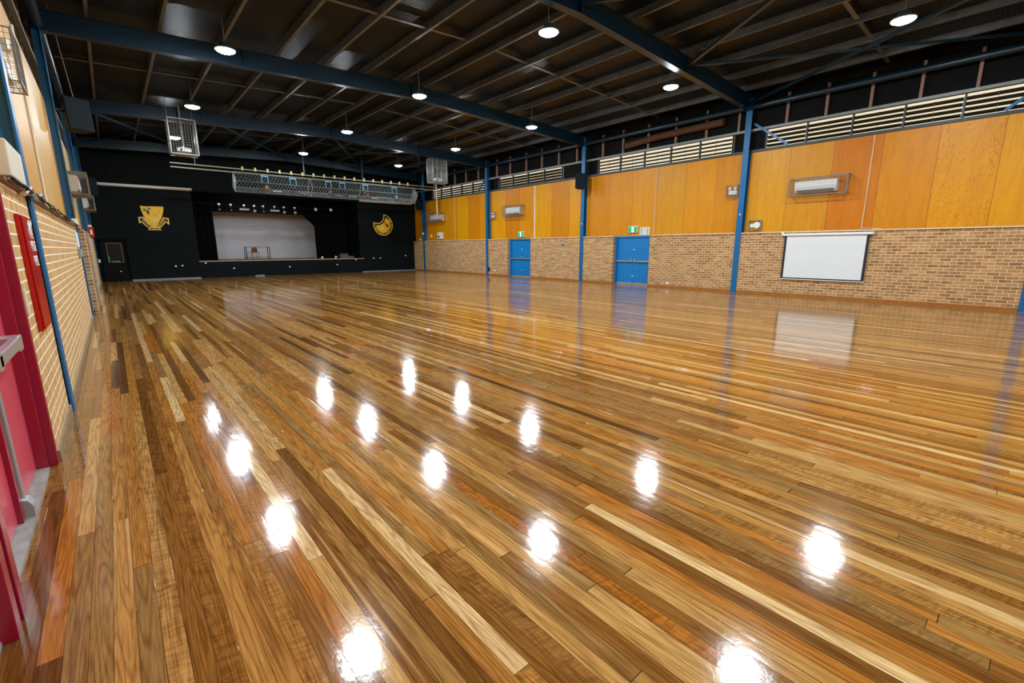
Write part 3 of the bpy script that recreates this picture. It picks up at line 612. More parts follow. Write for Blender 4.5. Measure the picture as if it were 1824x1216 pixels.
def crest_round():
    y = D
    def P(i, j):
        ix, jz = 650 + i / 20.27, 370 + j / 20.27
        d = f + r * ((ix - 912) / 812.08) + u * ((608 - jz) / 812.08); k = y / d.y
        return (0.5272 + d.x * k, 1.6393 + d.z * k)
    t = thing('round_crest', 'round yellow crest with a bite taken out of its rim on the black wall', 'crest', (15.5, D, 2.65))
    cx, cz = P(655, 620); ra = 0.73; bx, bz = P(430, 300)
    def shape(rad, bite):
        pts = []
        n = 72
        for k in range(n):
            a = 2 * pi * k / n; x, z = cx + rad * cos(a), cz + rad * sin(a)
            if hypot(x - bx, z - bz) >= bite: pts.append((a, x, z))
        # rotate so the gap is at the ends, then add the bite arc
        gi = max(range(len(pts)), key=lambda i: (pts[(i + 1) % len(pts)][0] - pts[i][0]) % (2 * pi))
        pts = pts[gi + 1:] + pts[:gi + 1]
        s, e = pts[-1], pts[0]
        a0 = math.atan2(s[2] - bz, s[1] - bx); a1 = math.atan2(e[2] - bz, e[1] - bx)
        while a1 < a0: a1 += 2 * pi
        if a1 - a0 > pi: a1 -= 2 * pi
        arc = [(bx + bite * cos(a0 + (a1 - a0) * k / 12), bz + bite * sin(a0 + (a1 - a0) * k / 12)) for k in range(1, 12)]
        return [(x, z) for _, x, z in pts] + arc
    def flat(pts, d0, d1, mat, nm, par=t): return MB().prism([(x, y - d0, z) for x, z in pts], (0, -(d1 - d0), 0)).obj(nm, mat, par)
    base = flat(shape(ra, 0.48), 0.0, 0.02, M['gold'], 'rim'); flat(shape(ra - 0.05, 0.53), 0.02, 0.025, M['ink'], 'rim_band', base)
    disc = flat(shape(ra - 0.19, 0.63), 0.025, 0.035, M['yellow'], 'disc')
    for i in range(34):
        a = radians(150 + i * 7.6)
        if hypot(cx + (ra - 0.12) * cos(a) - bx, cz + (ra - 0.12) * sin(a) - bz) < 0.6: continue
        p = (cx + (ra - 0.12) * cos(a), y - 0.0255, cz + (ra - 0.12) * sin(a))
        if i % 6 == 5: continue
        MB().bar((p[0] - 0.04 * cos(a), p[1], p[2] - 0.04 * sin(a)), (p[0] + 0.04 * cos(a), p[1], p[2] + 0.04 * sin(a)), 0.003, 0.035).obj('ring_mark', M['gold'], base)
    q = [P(*k) for k in [(595, 690), (700, 690), (745, 770), (590, 768)]]; flat(q, 0.035, 0.04, M['paper'], 'notice', disc)
    p = P(795, 640); MB().cyl((p[0], y - 0.035, p[1]), (p[0], y - 0.04, p[1]), 0.09, 16).obj('emblem', M['ink'], disc)
    p = P(720, 560); MB().cyl((p[0], y - 0.035, p[1]), (p[0], y - 0.038, p[1]), 0.10, 16).obj('emblem', M['orange'], disc)
crest_round()
# ------------------------------------------------------------ lighting bars with mesh trough
YP = 27.6
for z, lab in ((5.60, 'upper long galvanised pipe of the lighting bar before the stage'), (5.42, 'lower long galvanised pipe of the lighting bar before the stage')):
    mb = MB(); mb.cyl((3.2, YP, z), (W - 0.3, YP, z), 0.03, 10)
    if z > 5.5: bar_top = o = thing('lighting_bar', lab, 'pipe', (m, YP, z), 'lighting bar pipes'); mb.obj('pipe', M['pipe'], o)
    else: o = mb.obj('lighting_bar', M['pipe']); tag(o, lab, 'pipe', 'lighting bar pipes')
for k, x in enumerate((4.2, 9.22, 12.56, 16.7)):
    w = 0.018 if k in (0,) else 0.05
    o = MB().cyl((x, YP, 5.63), (x, YP, zr(x) + FD + 0.02), w, 12).obj('hanger_post', M['beam'] if k else M['wire'])
    tag(o, ['thin rod holding the left end of the lighting bar', 'blue post holding the lighting bar left of centre', 'blue post holding the lighting bar right of centre', 'blue post holding the lighting bar near the right wire cage'][k], 'hanger', 'lighting bar hangers')
def trough():
    x0, x1 = 5.75, 15.95
    t = thing('mesh_guard', 'long diamond wire mesh trough hanging under the lighting bar', 'mesh guard', ((x0 + x1) / 2, YP, 4.4))
    prof = [(YP - 0.12, 5.44), (YP - 0.52, 4.95), (YP - 0.12, 4.46), (YP + 0.35, 4.75)]
    for nm, (pa, pb) in zip(('mesh_panel',) * 3, zip(prof, prof[1:])):
        mb = MB(); a = Vector((0, pa[0], pa[1])); b = Vector((0, pb[0], pb[1])); L = (b - a).length; n = 64; step = (x1 - x0) / n; sh = L * 0.62
        for k in range(-8, n + 8):
            for sgn in (1, -1):
                xa = x0 + k * step; xb = xa + sgn * sh; s0, s1 = 0.0, 1.0
                # clip to the panel
                lo, hi = x0, x1
                if xa == xb: continue
                ts = sorted(((lo - xa) / (xb - xa), (hi - xa) / (xb - xa))); s0, s1 = max(0, ts[0]), min(1, ts[1])
                if s1 <= s0: continue
                p = a.lerp(b, s0); q = a.lerp(b, s1); mb.tri((xa + (xb - xa) * s0, p.y, p.z), (xa + (xb - xa) * s1, q.y, q.z), 0.0045)
        mb.tri((x0, b.y, b.z), (x1, b.y, b.z), 0.012); mb.tri((x0, a.y, a.z), (x1, a.y, a.z), 0.012); mb.obj(nm, M['mesh'], t)
    for x in (x0, (x0 + x1) / 2 - 1.4, (x0 + x1) / 2 + 1.6, x1):
        MB().path([(x, p[0], p[1]) for p in prof] + [(x, YP, 5.42)], 0.012, 6).obj('frame_hoop', M['mesh'], t)
    for x in (x0, x1):
        mb = MB(); pr = prof
        for k in range(1, 9):
            z = 4.5 + k * 0.1; h = 1 - abs(z - 4.95) / 0.5
            if h > 0: mb.tri((x, YP - 0.12 - 0.4 * h, z), (x, YP + 0.15, z), 0.006)
        for k in range(5): mb.tri((x, YP - 0.42 + 0.12 * k, 4.8 - 0.07 * k), (x, YP - 0.42 + 0.12 * k, 5.1 + 0.06 * k), 0.006)
        mb.obj('end_mesh', M['mesh'], t)
trough()
for k in range(17):
    x = 6.2 + k * 0.585
    MB().box(x - 0.045, x + 0.045, YP - 0.05, YP + 0.05, 5.55, 5.73).obj('clamp', M['tag'], bar_top, bev=0.01)
for k, (x, gel) in enumerate(((7.2, 'orange'), (8.6, None), (10.5, 'magenta'), (11.3, None), (12.7, 'magenta'), (14.6, 'lblue'))):
    t = thing('spotlight', 'black theatre spotlight inside the mesh trough, %s from its left end' % ['first', 'second', 'third', 'fourth', 'fifth', 'sixth'][k], 'spotlight', (x, YP, 4.7), 'spotlights in the mesh trough')
    MB().cyl((x, YP + 0.1, 4.98), (x, YP - 0.25, 4.78), 0.10, 14, 0.12).obj('body', M['rubber'], t)
    MB().box(x - 0.17, x + 0.17, YP - 0.03, YP + 0.03, 5.33, 5.38).box(x - 0.16, x - 0.14, YP - 0.02, YP + 0.02, 5.0, 5.33).box(x + 0.14, x + 0.16, YP - 0.02, YP + 0.02, 5.0, 5.33).obj('yoke', M['lblue'], t)
    if gel: MB().cyl((x, YP - 0.252, 4.779), (x, YP - 0.262, 4.773), 0.085, 14).obj('colour_gel', M[gel], t)
    MB().cyl((x + 0.3, YP - 0.1, 4.60), (x + 0.75, YP - 0.1, 4.60), 0.06, 10).obj('ballast', M['gblue'], t)
# ------------------------------------------------------------ projector cages
def cage(x0, x1, y0, y1, z0, z1, lab, plab):
    t = thing('wire_cage', lab, 'cage', ((x0 + x1) / 2, (y0 + y1) / 2, z0), 'projector cages under the roof')
    fr = MB()
    for x in (x0, x1):
        for y in (y0, y1): fr.bar((x, y, z0), (x, y, z1), 0.035, 0.035)
    for z in (z0, z1):
        for x in (x0, x1): fr.bar((x, y0, z), (x, y1, z), 0.035, 0.035)
        for y in (y0, y1): fr.bar((x0, y, z), (x1, y, z), 0.035, 0.035)
    fr.obj('cage_frame', M['wire'], t)
    MB().cyl((x0, y0, z1), (x0, y0, zr(x0) + FD + 0.2), 0.012, 8).cyl((x1, y1, z1), (x1, y1, zr(x1) + FD + 0.2), 0.012, 8).obj('hanger_rod', M['wire'], t)
    pt = 0.085; w = 0.0065
    for o0, a, b in (((x0, y0, z0), (x1 - x0, 0, 0), (0, 0, z1 - z0)), ((x0, y0, z0), (0, y1 - y0, 0), (0, 0, z1 - z0)), ((x1, y0, z0), (0, y1 - y0, 0), (0, 0, z1 - z0)), ((x0, y0, z0), (x1 - x0, 0, 0), (0, y1 - y0, 0)), ((x0, y1, z0), (x1 - x0, 0, 0), (0, 0, z1 - z0))):
        MB().grid_wire(o0, a, b, pt, w).obj('mesh_panel', M['wire'], t)
    c, d = (x0 + x1) / 2, (y0 + y1) / 2
    p = thing('projector', plab, 'projector', (c, d, z0 + 0.1), 'ceiling projectors')
    MB().box(c - 0.22, c + 0.22, d - 0.17, d + 0.17, z0 + 0.10, z0 + 0.24).obj('body', M['white'], p, bev=0.02)
    MB().cyl((c - 0.1, d - 0.18, z0 + 0.17), (c - 0.1, d - 0.2, z0 + 0.17), 0.04, 12).obj('lens', M['glass'], p)
    MB().cyl((c, d, z0 + 0.24), (c, d, z0 + 0.34), 0.02, 10, 0.02).path([(c, d, z0 + 0.3), (c - 0.14, d, z0 + 0.25)], 0.012).path([(c, d, z0 + 0.3), (c + 0.14, d, z0 + 0.25)], 0.012).obj('mounting_arm', M['silver'], p)
    MB().cyl((c, d, z0 + 0.34), (c, d, zr(c) + FD + 0.05), 0.028, 10).obj('pole', M['rail'], p)
cage(2.72, 3.56, 21.55, 22.15, 5.08, 6.30, 'grey wire mesh cage hanging by the left end of the third roof beam', 'white projector inside the left wire cage')
cage(14.35, 15.25, 22.5, 23.1, 5.15, 6.40, 'grey wire mesh cage hanging near the right wall above the louvres', 'white projector inside the right wire cage')
# ------------------------------------------------------------ blue doors
dn = 1
def blue_doors(y0, y1, lab):
    global dn
    dn += 1
    X = CX['R']; t = struct(bpy.data.objects.new('door_%d' % dn, None)); COL.objects.link(t); t.location = (X(0.25), (y0 + y1) / 2, 0); WORLD_LOC[t.name] = Vector(t.location)
    fr = MB().box(X(0.17), X(0.33), y0, y0 + 0.06, 0, HB).box(X(0.17), X(0.33), y1 - 0.06, y1, 0, HB).box(X(0.2), X(0.33), y0 + 0.06, y1 - 0.06, 2.05, HB)
    fr.obj('door_frame', M['bdoor'], t)
    mid = (y0 + y1) / 2
    for a, b, sgn in ((y0 + 0.06, mid - 0.004, -1), (mid + 0.004, y1 - 0.06, 1)):
        lf = MB().box(X(0.25), X(0.295), a, b, 0.03, 2.05).obj('door_leaf', M['bdoor'], t)
        MB().box(X(0.17), X(0.2), a + 0.03, b - 0.03, 1.0, 1.05).box(X(0.19), X(0.25), a + 0.04, a + 0.09, 0.99, 1.06).box(X(0.19), X(0.25), b - 0.09, b - 0.04, 0.99, 1.06).obj('push_bar', M['silver'], lf)
        MB().cyl((X(0.21), (a if sgn > 0 else b) + sgn * 0.07, 1.09), (X(0.25), (a if sgn > 0 else b) + sgn * 0.07, 1.09), 0.03, 12).obj('lock', M['silver'], lf)
        MB().box(X(0.235), X(0.25), a + 0.02, b - 0.02, 0.03, 0.07).obj('kick_strip', M['silver'], lf)
        for z in (0.35, 1.5): MB().box(X(0.243), X(0.25), (a if sgn > 0 else b) + sgn * 0.01, (a if sgn > 0 else b) + sgn * 0.03, z, z + 0.06).obj('bolt', M['white'], lf)
    MB().box(X(0.02), X(0.35), y0 + 0.01, y1 - 0.01, 0, 0.012).obj('threshold', M['timber'], t)
blue_doors(11.13, 12.99, ''); blue_doors(18.51, 20.41, '')
for (y0, y1) in ((15.2, 16.1), (18.0, 19.4)):       # recessed doors of the left wall
    dn += 1; t = struct(bpy.data.objects.new('door_%d' % dn, None)); COL.objects.link(t); t.location = (-0.25, (y0 + y1) / 2, 0); WORLD_LOC[t.name] = Vector(t.location)
    MB().box(-0.33, -0.27, y0 + 0.01, y1 - 0.01, 0, HB).obj('door_leaf', M['bdoor'], t)
# ------------------------------------------------------------ pink doors on the left
def pink():
    global dn
    dn += 1; t = struct(bpy.data.objects.new('door_%d' % dn, None)); COL.objects.link(t); t.location = (-0.1, 3.85, 0); WORLD_LOC[t.name] = Vector(t.location)
    # far jamb: stepped maroon profile; centre post; near jamb
    MB().box(-0.16, 0.005, 4.78, 4.85, 0.0, 2.11).box(-0.16, -0.045, 4.72, 4.78, 0, 2.11).obj('door_frame', M['maroon'], t, bev=0.004)
    MB().box(-0.16, 0.012, 2.78, 2.86, 0.0, 2.11).box(-0.16, -0.03, 2.72, 2.78, 0, 2.11).box(-0.16, 0.012, 2.64, 2.72, 0, 2.11).obj('door_frame', M['maroon'], t, bev=0.004)
    MB().box(-0.16, 0.005, 0.55, 4.72, 2.05, 2.11).obj('door_head', M['maroon'], t)
    for a, b in ((3.86, 4.72), (2.86, 3.80)):
        MB().box(-0.155, -0.11, a, b, 0.03, 2.05).obj('door_leaf', M['pink'], t)
    MB().box(-0.155, -0.085, 3.80, 3.86, 0.02, 2.05).obj('meeting_stile', M['maroon'], t)
    MB().cyl((-0.085, 3.91, 0.1), (-0.085, 3.91, 2.0), 0.013, 10).obj('bolt_rod', M['bconduit'], t)
    MB().prism([(-0.11, 3.86, 0.02), (-0.04, 3.86, 0.02), (-0.04, 3.86, 0.09), (-0.06, 3.86, 0.13), (-0.11, 3.86, 0.15)], (0, 0.09, 0)).obj('bolt_keeper', M['bconduit'], t)
    pb = MB().box(-0.045, 0.0, 3.62, 4.32, 1.0, 1.075).obj('push_bar', M['silver'], t, bev=0.008)
    MB().box(-0.11, 0.005, 4.28, 4.40, 0.985, 1.085).obj('end_housing', M['silver'], pb, bev=0.008); MB().box(-0.11, 0.0, 3.60, 3.70, 0.985, 1.085).obj('end_housing', M['silver'], pb, bev=0.008)
    MB().box(-0.155, -0.04, 2.86, 4.72, 0.0, 0.02).obj('door_sill', M['sill'], t)
    # the nearer doorway
    dn += 1; t = struct(bpy.data.objects.new('door_%d' % dn, None)); COL.objects.link(t); t.location = (-0.1, 1.6, 0); WORLD_LOC[t.name] = Vector(t.location)
    MB().box(-0.155, -0.11, 0.6, 2.64, 0.03, 2.05).obj('door_leaf', M['pink'], t); MB().box(-0.155, -0.04, 0.6, 2.64, 0, 0.02).obj('door_sill', M['sill'], t); MB().box(-0.16, 0.012, 0.5, 0.6, 0, 2.11).obj('door_frame', M['maroon'], t)
pink()
# ------------------------------------------------------------ left wall equipment
def hose_cabinet():
    y0, y1, z0, z1, d = 5.27, 5.80, 0.98, 1.91, 0.045
    t = thing('hose_cabinet', 'flat red fire hose cabinet with white lettering on the left brick wall', 'fire cabinet', (0, (y0 + y1) / 2, z0))
    MB().box(0.0, 0.03, y0, y1, z0, z1).obj('cabinet_body', M['red'], t, bev=0.006)
    dr = MB().box(0.031, d, y0 + 0.015, y1 - 0.015, z0 + 0.015, z1 - 0.015).obj('door', M['red'], t, bev=0.004)
    for s_, z in (('FIRE', 1.76), ('HOSE', 1.66), ('REEL', 1.54)):
        text('lettering', s_, M['white'], dr, (d + 0.003, (y0 + y1) / 2 + 0.05, z), 0.12, (0, 1, 0), (1, 0, 0))
    MB().box(d, d + 0.002, y0 + 0.12, y0 + 0.135, 1.33, 1.48).obj('slot', M['ink'], dr)
    MB().prism([(d, y1 - 0.3, 1.84), (d, y1 - 0.2, 1.88), (d, y1 - 0.12, 1.85), (d, y1 - 0.02, 1.89), (d, y1 - 0.02, 1.85), (d, y1 - 0.12, 1.81), (d, y1 - 0.28, 1.80)], (0.002, 0, 0)).obj('torn_label', M['white'], dr)
hose_cabinet()
o = MB().box(0, 0.012, 4.885, 4.96, 1.16, 1.35).obj('switch_plate', M['offwhite'], bev=0.003); tag(o, 'slim cream switch plate on brick beside the maroon door frame', 'switch')
o = MB().box(-0.13, 0.03, 5.4, 6.25, 2.2, 2.48).obj('control_box', M['offwhite'], bev=0.012); tag(o, 'beige control box above the red hose cabinet', 'control box')
def cables(pts, rr, nm, mat, lab, cat):
    o = MB().path(pts, rr, 7).obj(nm, mat); tag(o, lab, cat)
rng = random.Random(3)
for i in range(3):
    pts = [(0.045 + 0.012 * i, 5.0, 2.14)]; y = 5.0
    while y < 14.2: y += 0.35; pts.append((0.04 + 0.012 * i + 0.008 * rng.random(), y, 2.115 + 0.03 * rng.random() + 0.01 * i))
    cables(pts, 0.008, 'cable', M['rubber'] if i else M['bconduit'], ['grey cable sagging along the timber ledge of the left wall', 'black cable lowest on the timber ledge of the left wall', 'black cable tangled on top along the left wall ledge'][i], 'cable')
for k, (y, z0, z1, lab) in enumerate(((5.75, 2.10, 2.17, 'white tube clamp at the ledge above the hose cabinet'), (6.6, 2.14, 2.18, 'white tube clamp beside the blue column above the ledge'), (11.6, 2.12, 2.16, 'white tube clamp along the ledge past the second plywood sheet'))):
    o = MB().path([(0.04, y, z0), (0.06, y + 0.25, z1), (0.06, y + 0.6, z0 + 0.01)], 0.022, 8).obj('tube_clamp', M['silver']); tag(o, lab, 'clamp')
cables([(-0.11, 10.2, 2.16), (-0.11, 10.25, 4.8)], 0.018, 'conduit', M['conduit'], 'thin pale conduit running up the left plywood', 'conduit')
pts = [(-0.11, 7.75, 2.8 + 0.11 * k) for k in range(14)]; pts = [(p[0], p[1] + 0.06 * rng.random(), p[2]) for p in pts]
cables(pts, 0.009, 'cable', M['wire'], 'loose twisted cable hanging below the left caged light', 'cable')
o = MB().box(0.0, 0.05, 13.65, 14.3, 1.47, 1.64).obj('junction_box', M['bconduit'], bev=0.006); tag(o, 'grey junction box on brick at the end of the near left brickwork', 'junction box')
o = MB().box(-0.0, 0.02, 13.7, 14.6, 1.68, 2.0).obj('wall_notice', M['paper']); tag(o, 'white paper notice above the grey junction box on left brick', 'notice')
o = MB().box(-0.02, 0.06, 14.2, 14.65, 2.14, 2.3).obj('sensor_box', M['white'], bev=0.01); tag(o, 'small white sensor box standing on the left ledge', 'sensor')
t = thing('fire_sign', 'red fire point sign with a white symbol on the far left wall', 'sign', (0.0, 24.2, 2.1))
MB().box(0.0, 0.16, 24.2, 24.23, 2.1, 2.46).obj('sign_plate', M['red'], t); MB().box(0.05, 0.11, 24.19, 24.2, 2.18, 2.36).obj('symbol', M['white'], t); MB().box(0.02, 0.12, 24.2, 24.3, 2.47, 2.54).obj('sign_bracket', M['white'], t)
cables([(0.11, 17.2, 0.1), (0.11, 17.2, 2.1)], 0.02, 'conduit', M['bconduit'], 'grey conduit on the brick pier between the left wall recesses', 'conduit')
# caged emergency lights
def emlight(side, y0, y1, z0, z1, lab, clab):
    X = CX[side]; PD = PDS[side]
    c = thing('light_guard', clab, 'wire guard', (X(PD), (y0 + y1) / 2, z0), 'wire guards over emergency lights')
    d0, d1 = PD, PD - 0.16
    fr = MB()
    for y in (y0, y1):
        fr.bar((X(d0), y, z0), (X(d1), y, z0), 0.012, 0.012); fr.bar((X(d0), y, z1), (X(d1), y, z1), 0.012, 0.012); fr.bar((X(d1), y, z0), (X(d1), y, z1), 0.02, 0.02)
    fr.bar((X(d1), y0, z0), (X(d1), y1, z0), 0.02, 0.02).bar((X(d1), y0, z1), (X(d1), y1, z1), 0.02, 0.02); fr.obj('guard_frame', M['wire'], c)
    g = MB().grid_wire((X(d1), y0, z0), (0, y1 - y0, 0), (0, 0, z1 - z0), 0.06, 0.003); g.grid_wire((X(d0), y0, z0), (X(d1) - X(d0), 0, 0), (0, 0, z1 - z0), 0.06, 0.003); g.grid_wire((X(d0), y1, z0), (X(d1) - X(d0), 0, 0), (0, 0, z1 - z0), 0.06, 0.003)
    g.grid_wire((X(d0), y0, z0), (0, y1 - y0, 0), (X(d1) - X(d0), 0, 0), 0.06, 0.003); g.obj('guard_mesh', M['wire'], c)
    t = thing('emergency_light', lab, 'emergency light', (X(PD), (y0 + y1) / 2, z0 + 0.08), 'twin spot emergency lights')
    ym = (y0 + y1) / 2
    MB().box(X(PD), X(PD - 0.08), y0 + 0.06, y1 - 0.06, z0 + 0.06, z0 + 0.22).obj('battery_box', M['white'], t, bev=0.01)
    for s_ in (-1, 1): MB().cyl((X(PD - 0.02), ym + s_ * 0.09, z1 - 0.1), (X(PD - 0.11), ym + s_ * 0.10, z1 - 0.11), 0.045, 12, 0.055).obj('spot_head', M['white'], t)
emlight('R', 7.66, 8.08, 3.43, 3.82, 'white twin spot emergency light beside the tall blue column', 'small wire guard beside the tall blue column')
emlight('R', 21.65, 22.1, 3.3, 3.72, 'white twin spot emergency light near the fourth blue column', 'small wire guard near the fourth blue column')
emlight('L', 7.7, 8.3, 3.45, 3.98, 'white twin spot emergency light high on the left plywood', 'wire guard high on the left plywood')
# ------------------------------------------------------------ caged split air conditioners
def aircon(side, y0, y1, z0, z1, wall, clab, ac0=None, proud=0.3, boxy=False):
    X = CX[side]; PD = PDS[side]; d0 = PD; d1 = PD - proud
    c = thing('air_conditioner_guard', clab, 'wire guard', (X(d0), (y0 + y1) / 2, z0), 'wire guards over air conditioners')
    fr = MB()
    for y in (y0, y1):
        fr.bar((X(d1), y, z0), (X(d1), y, z1), 0.025, 0.025)
        for z in (z0, z1): fr.bar((X(d0), y, z), (X(d1), y, z), 0.02, 0.02)
    for z in (z0, z1): fr.bar((X(d1), y0, z), (X(d1), y1, z), 0.025, 0.025)
    fr.obj('guard_frame', M['wire'], c)
    g = MB(); pw = 0.0028 if side == 'R' else 0.004
    g.grid_wire((X(d1), y0, z0), (0, y1 - y0, 0), (0, 0, z1 - z0), 0.055, pw)
    for y in (y0, y1): g.grid_wire((X(d0), y, z0), (X(d1) - X(d0), 0, 0), (0, 0, z1 - z0), 0.055, pw)
    for z in (z0, z1): g.grid_wire((X(d0), y0, z), (0, y1 - y0, 0), (X(d1) - X(d0), 0, 0), 0.055, pw)
    g.obj('guard_mesh', M['wire'], c)
    a0, a1 = ac0
    t = thing('air_conditioner', 'white wall air conditioner ' + wall, 'air conditioner', (X(PD), (a0 + a1) / 2, z0 + 0.1), 'wall air conditioners')
    zb, zt = z0 + 0.08, z1 - 0.08
    prof = [(PD, zb), (PD - 0.14, zb), (PD - 0.21, zb + 0.09), (PD - 0.23, zb + 0.18), (PD - 0.22, zt - 0.05), (PD - 0.18, zt), (PD, zt)]
    MB().prism([(X(p), a0, z) for p, z in prof], (0, a1 - a0, 0)).obj('casing', M['white'], t, bev=0.008)
    MB().prism([(X(PD - 0.15), a0 + 0.08, zb + 0.008), (X(PD - 0.205), a0 + 0.08, zb + 0.08), (X(PD - 0.213), a0 + 0.08, zb + 0.075), (X(PD - 0.158), a0 + 0.08, zb + 0.0)], (0, a1 - a0 - 0.16, 0)).obj('outlet_vane', M['rail'], t)
aircon('R', 4.33, 5.93, 3.27, 3.80, 'above the wall screen', 'long wire guard above the wall screen', (4.62, 5.80))
aircon('R', 19.15, 20.75, 3.36, 3.92, 'above the farther blue doors', 'wire guard above the farther blue doors', (19.35, 20.55))
aircon('R', 27.15, 28.9, 3.38, 3.95, 'on the right wall nearest the stage', 'wire guard on the right wall nearest the stage', (27.35, 28.75))
aircon('L', 19.2, 20.7, 3.25, 3.88, 'on the left wall before the last roof beam', 'wire guard sticking out on the left wall before the last roof beam', (19.35, 20.6), 0.42)
aircon('L', 27.2, 28.7, 3.28, 3.86, 'on the left wall nearest the stage', 'wire guard on the left wall nearest the stage', (27.35, 28.55), 0.42)
# ------------------------------------------------------------ hall loudspeakers
def speaker(cx_, cy_, cz_, w, h, d, yaw, pitch, lab, bracket_to):
    t = thing('loudspeaker', lab, 'speaker', (cx_, cy_, cz_ - h / 2), 'hall loudspeakers')
    R_ = Matrix.Translation((cx_, cy_, cz_)) @ Matrix.Rotation(radians(yaw), 4, 'Z') @ Matrix.Rotation(radians(pitch), 4, 'X')
    a = MB(); a.xf = R_; a.prism([(-w / 2, -d / 2, -h / 2), (w / 2, -d / 2, -h / 2), (w * 0.32, d / 2, -h / 2), (-w * 0.32, d / 2, -h / 2)], (0, 0, h)); a.obj('cabinet', M['rubber'], t, bev=0.01)
    b = MB(); b.xf = R_; b.box(-w / 2 + 0.01, w / 2 - 0.01, -d / 2 - 0.012, -d / 2 - 0.001, -h / 2 + 0.01, h / 2 - 0.01); b.obj('grille', M['sblack'], t, bev=0.004)
    c = MB().bar((cx_, cy_, cz_), bracket_to, 0.04, 0.04); c.obj('bracket', M['rubber'], t)
speaker(0.34, 15.2, 4.66, 0.50, 0.70, 0.32, 28, -4, 'large black loudspeaker on the left column before the third roof beam', (0.02, 14.95, 4.7))
speaker(W - 0.33, 14.75, 4.64, 0.46, 0.66, 0.36, -55, -4, 'black loudspeaker on the middle blue column of the right wall', (W - 0.03, 14.87, 4.7))
speaker(W - 0.33, 29.6, 4.62, 0.50, 0.68, 0.36, -55, -4, 'black loudspeaker on the right wall next to the stage', (W - 0.03, 29.77, 4.65))
speaker(0.24, 29.2, 4.42, 0.40, 0.80, 0.36, 20, 0, 'black loudspeaker in the left corner next to the stage wall', (0.03, 29.72, 4.5))
cables([(0.36, 15.2, 5.05), (0.2, 14.9, 6.9)], 0.008, 'safety_cable', M['wire'], 'thin steel cable holding the large left loudspeaker', 'cable')
# ------------------------------------------------------------ projection screen on the right wall
def wall_screen():
    y0, y1 = 3.50, 5.98; X = CX['R']
    t = thing('projection_screen', 'pulled down white projection screen with black border on the brick wall', 'screen', (W, 4.7, 0.5))
    MB().box(X(-0.11), X(-0.01), y0, y1, 1.985, 2.065).obj('case', M['white'], t, bev=0.02)
    for a in (y0 - 0.02, y1): MB().box(X(-0.12), X(-0.005), a, a + 0.02, 1.975, 2.075).obj('end_cap', M['offwhite'], t)
    MB().box(X(-0.058), X(-0.055), y0 + 0.08, y1 - 0.08, 0.58, 1.985).obj('border', M['ink'], t)
    MB().box(X(-0.062), X(-0.0585), y0 + 0.15, y1 - 0.15, 0.62, 1.975).obj('screen_surface', M['screen'], t)
    MB().cyl((X(-0.06), y0 + 0.05, 0.565), (X(-0.06), y1 - 0.05, 0.565), 0.014, 10).obj('bottom_bar', M['white'], t)
wall_screen()
# ------------------------------------------------------------ right wall signs, boxes, conduits
def exit_sign(y0, y1, z0, z1, lab):
    X = CX['R']; t = thing('exit_sign', lab, 'exit sign', (X(PD), (y0 + y1) / 2, z0), 'exit signs')
    MB().box(X(PD), X(PD - 0.07), y0, y1, z0, z1).obj('sign_case', M['white'], t, bev=0.006)
    MB().box(X(PD - 0.071), X(PD - 0.075), y0 + 0.015, y1 - 0.015, z0 + 0.015, z1 - 0.02).obj('sign_face', M['exitg'], t)
    ym = (y0 + y1) / 2; w = (y1 - y0)
    MB().box(X(PD - 0.076), X(PD - 0.079), ym - 0.055, ym + 0.055, z0 + 0.02, z1 - 0.03).obj('doorway_symbol', M['exitw'], t)
    mb = MB(); x0 = X(PD - 0.080); zc = (z0 + z1) / 2
    mb.cyl((x0, ym + 0.0, zc + 0.06), (x0 - 0.003, ym + 0.0, zc + 0.06), 0.014, 10); mb.bar((x0, ym, zc + 0.045), (x0, ym + 0.01, zc - 0.01), 0.003, 0.026); mb.bar((x0, ym, zc - 0.01), (x0, ym - 0.035, zc - 0.055), 0.003, 0.014); mb.bar((x0, ym + 0.01, zc - 0.01), (x0, ym + 0.035, zc - 0.06), 0.003, 0.014); mb.bar((x0, ym - 0.03, zc + 0.02), (x0, ym + 0.04, zc + 0.03), 0.003, 0.01)
    mb.obj('running_figure', M['exitg'], t)
exit_sign(11.85, 12.32, 2.26, 2.53, 'green exit sign above the nearer blue doors')
exit_sign(19.2, 19.68, 2.22, 2.50, 'green exit sign above the farther blue doors')
t = thing('wall_notice', 'white framed notice next to the exit sign above the nearer blue doors', 'notice', (CX['R'](PD), 11.5, 2.14))
MB().box(CX['R'](PD), CX['R'](PD - 0.02), 11.27, 11.76, 2.14, 2.47).obj('notice_board', M['paper'], t)
mb = MB()
for k in range(6): mb.box(CX['R'](PD - 0.021), CX['R'](PD - 0.023), 11.33, 11.41 - 0.01 * (k % 3), 2.19 + 0.04 * k, 2.205 + 0.04 * k); mb.box(CX['R'](PD - 0.021), CX['R'](PD - 0.023), 11.64, 11.7, 2.18 + 0.045 * k, 2.2 + 0.045 * k)
mb.obj('printed_text', M['ink'], t)
X = CX['R']
t = thing('isolator_box', 'grey tray holding a white round siren and switch beside the tall blue column', 'switch box', (X(PD), 6.98, 2.22))
MB().box(X(PD), X(PD - 0.09), 6.78, 7.2, 2.22, 2.24).box(X(PD), X(PD - 0.09), 6.78, 7.2, 2.54, 2.56).box(X(PD), X(PD - 0.09), 6.78, 6.8, 2.24, 2.54).box(X(PD), X(PD - 0.09), 7.18, 7.2, 2.24, 2.54).obj('tray', M['bconduit'], t, bev=0.005)
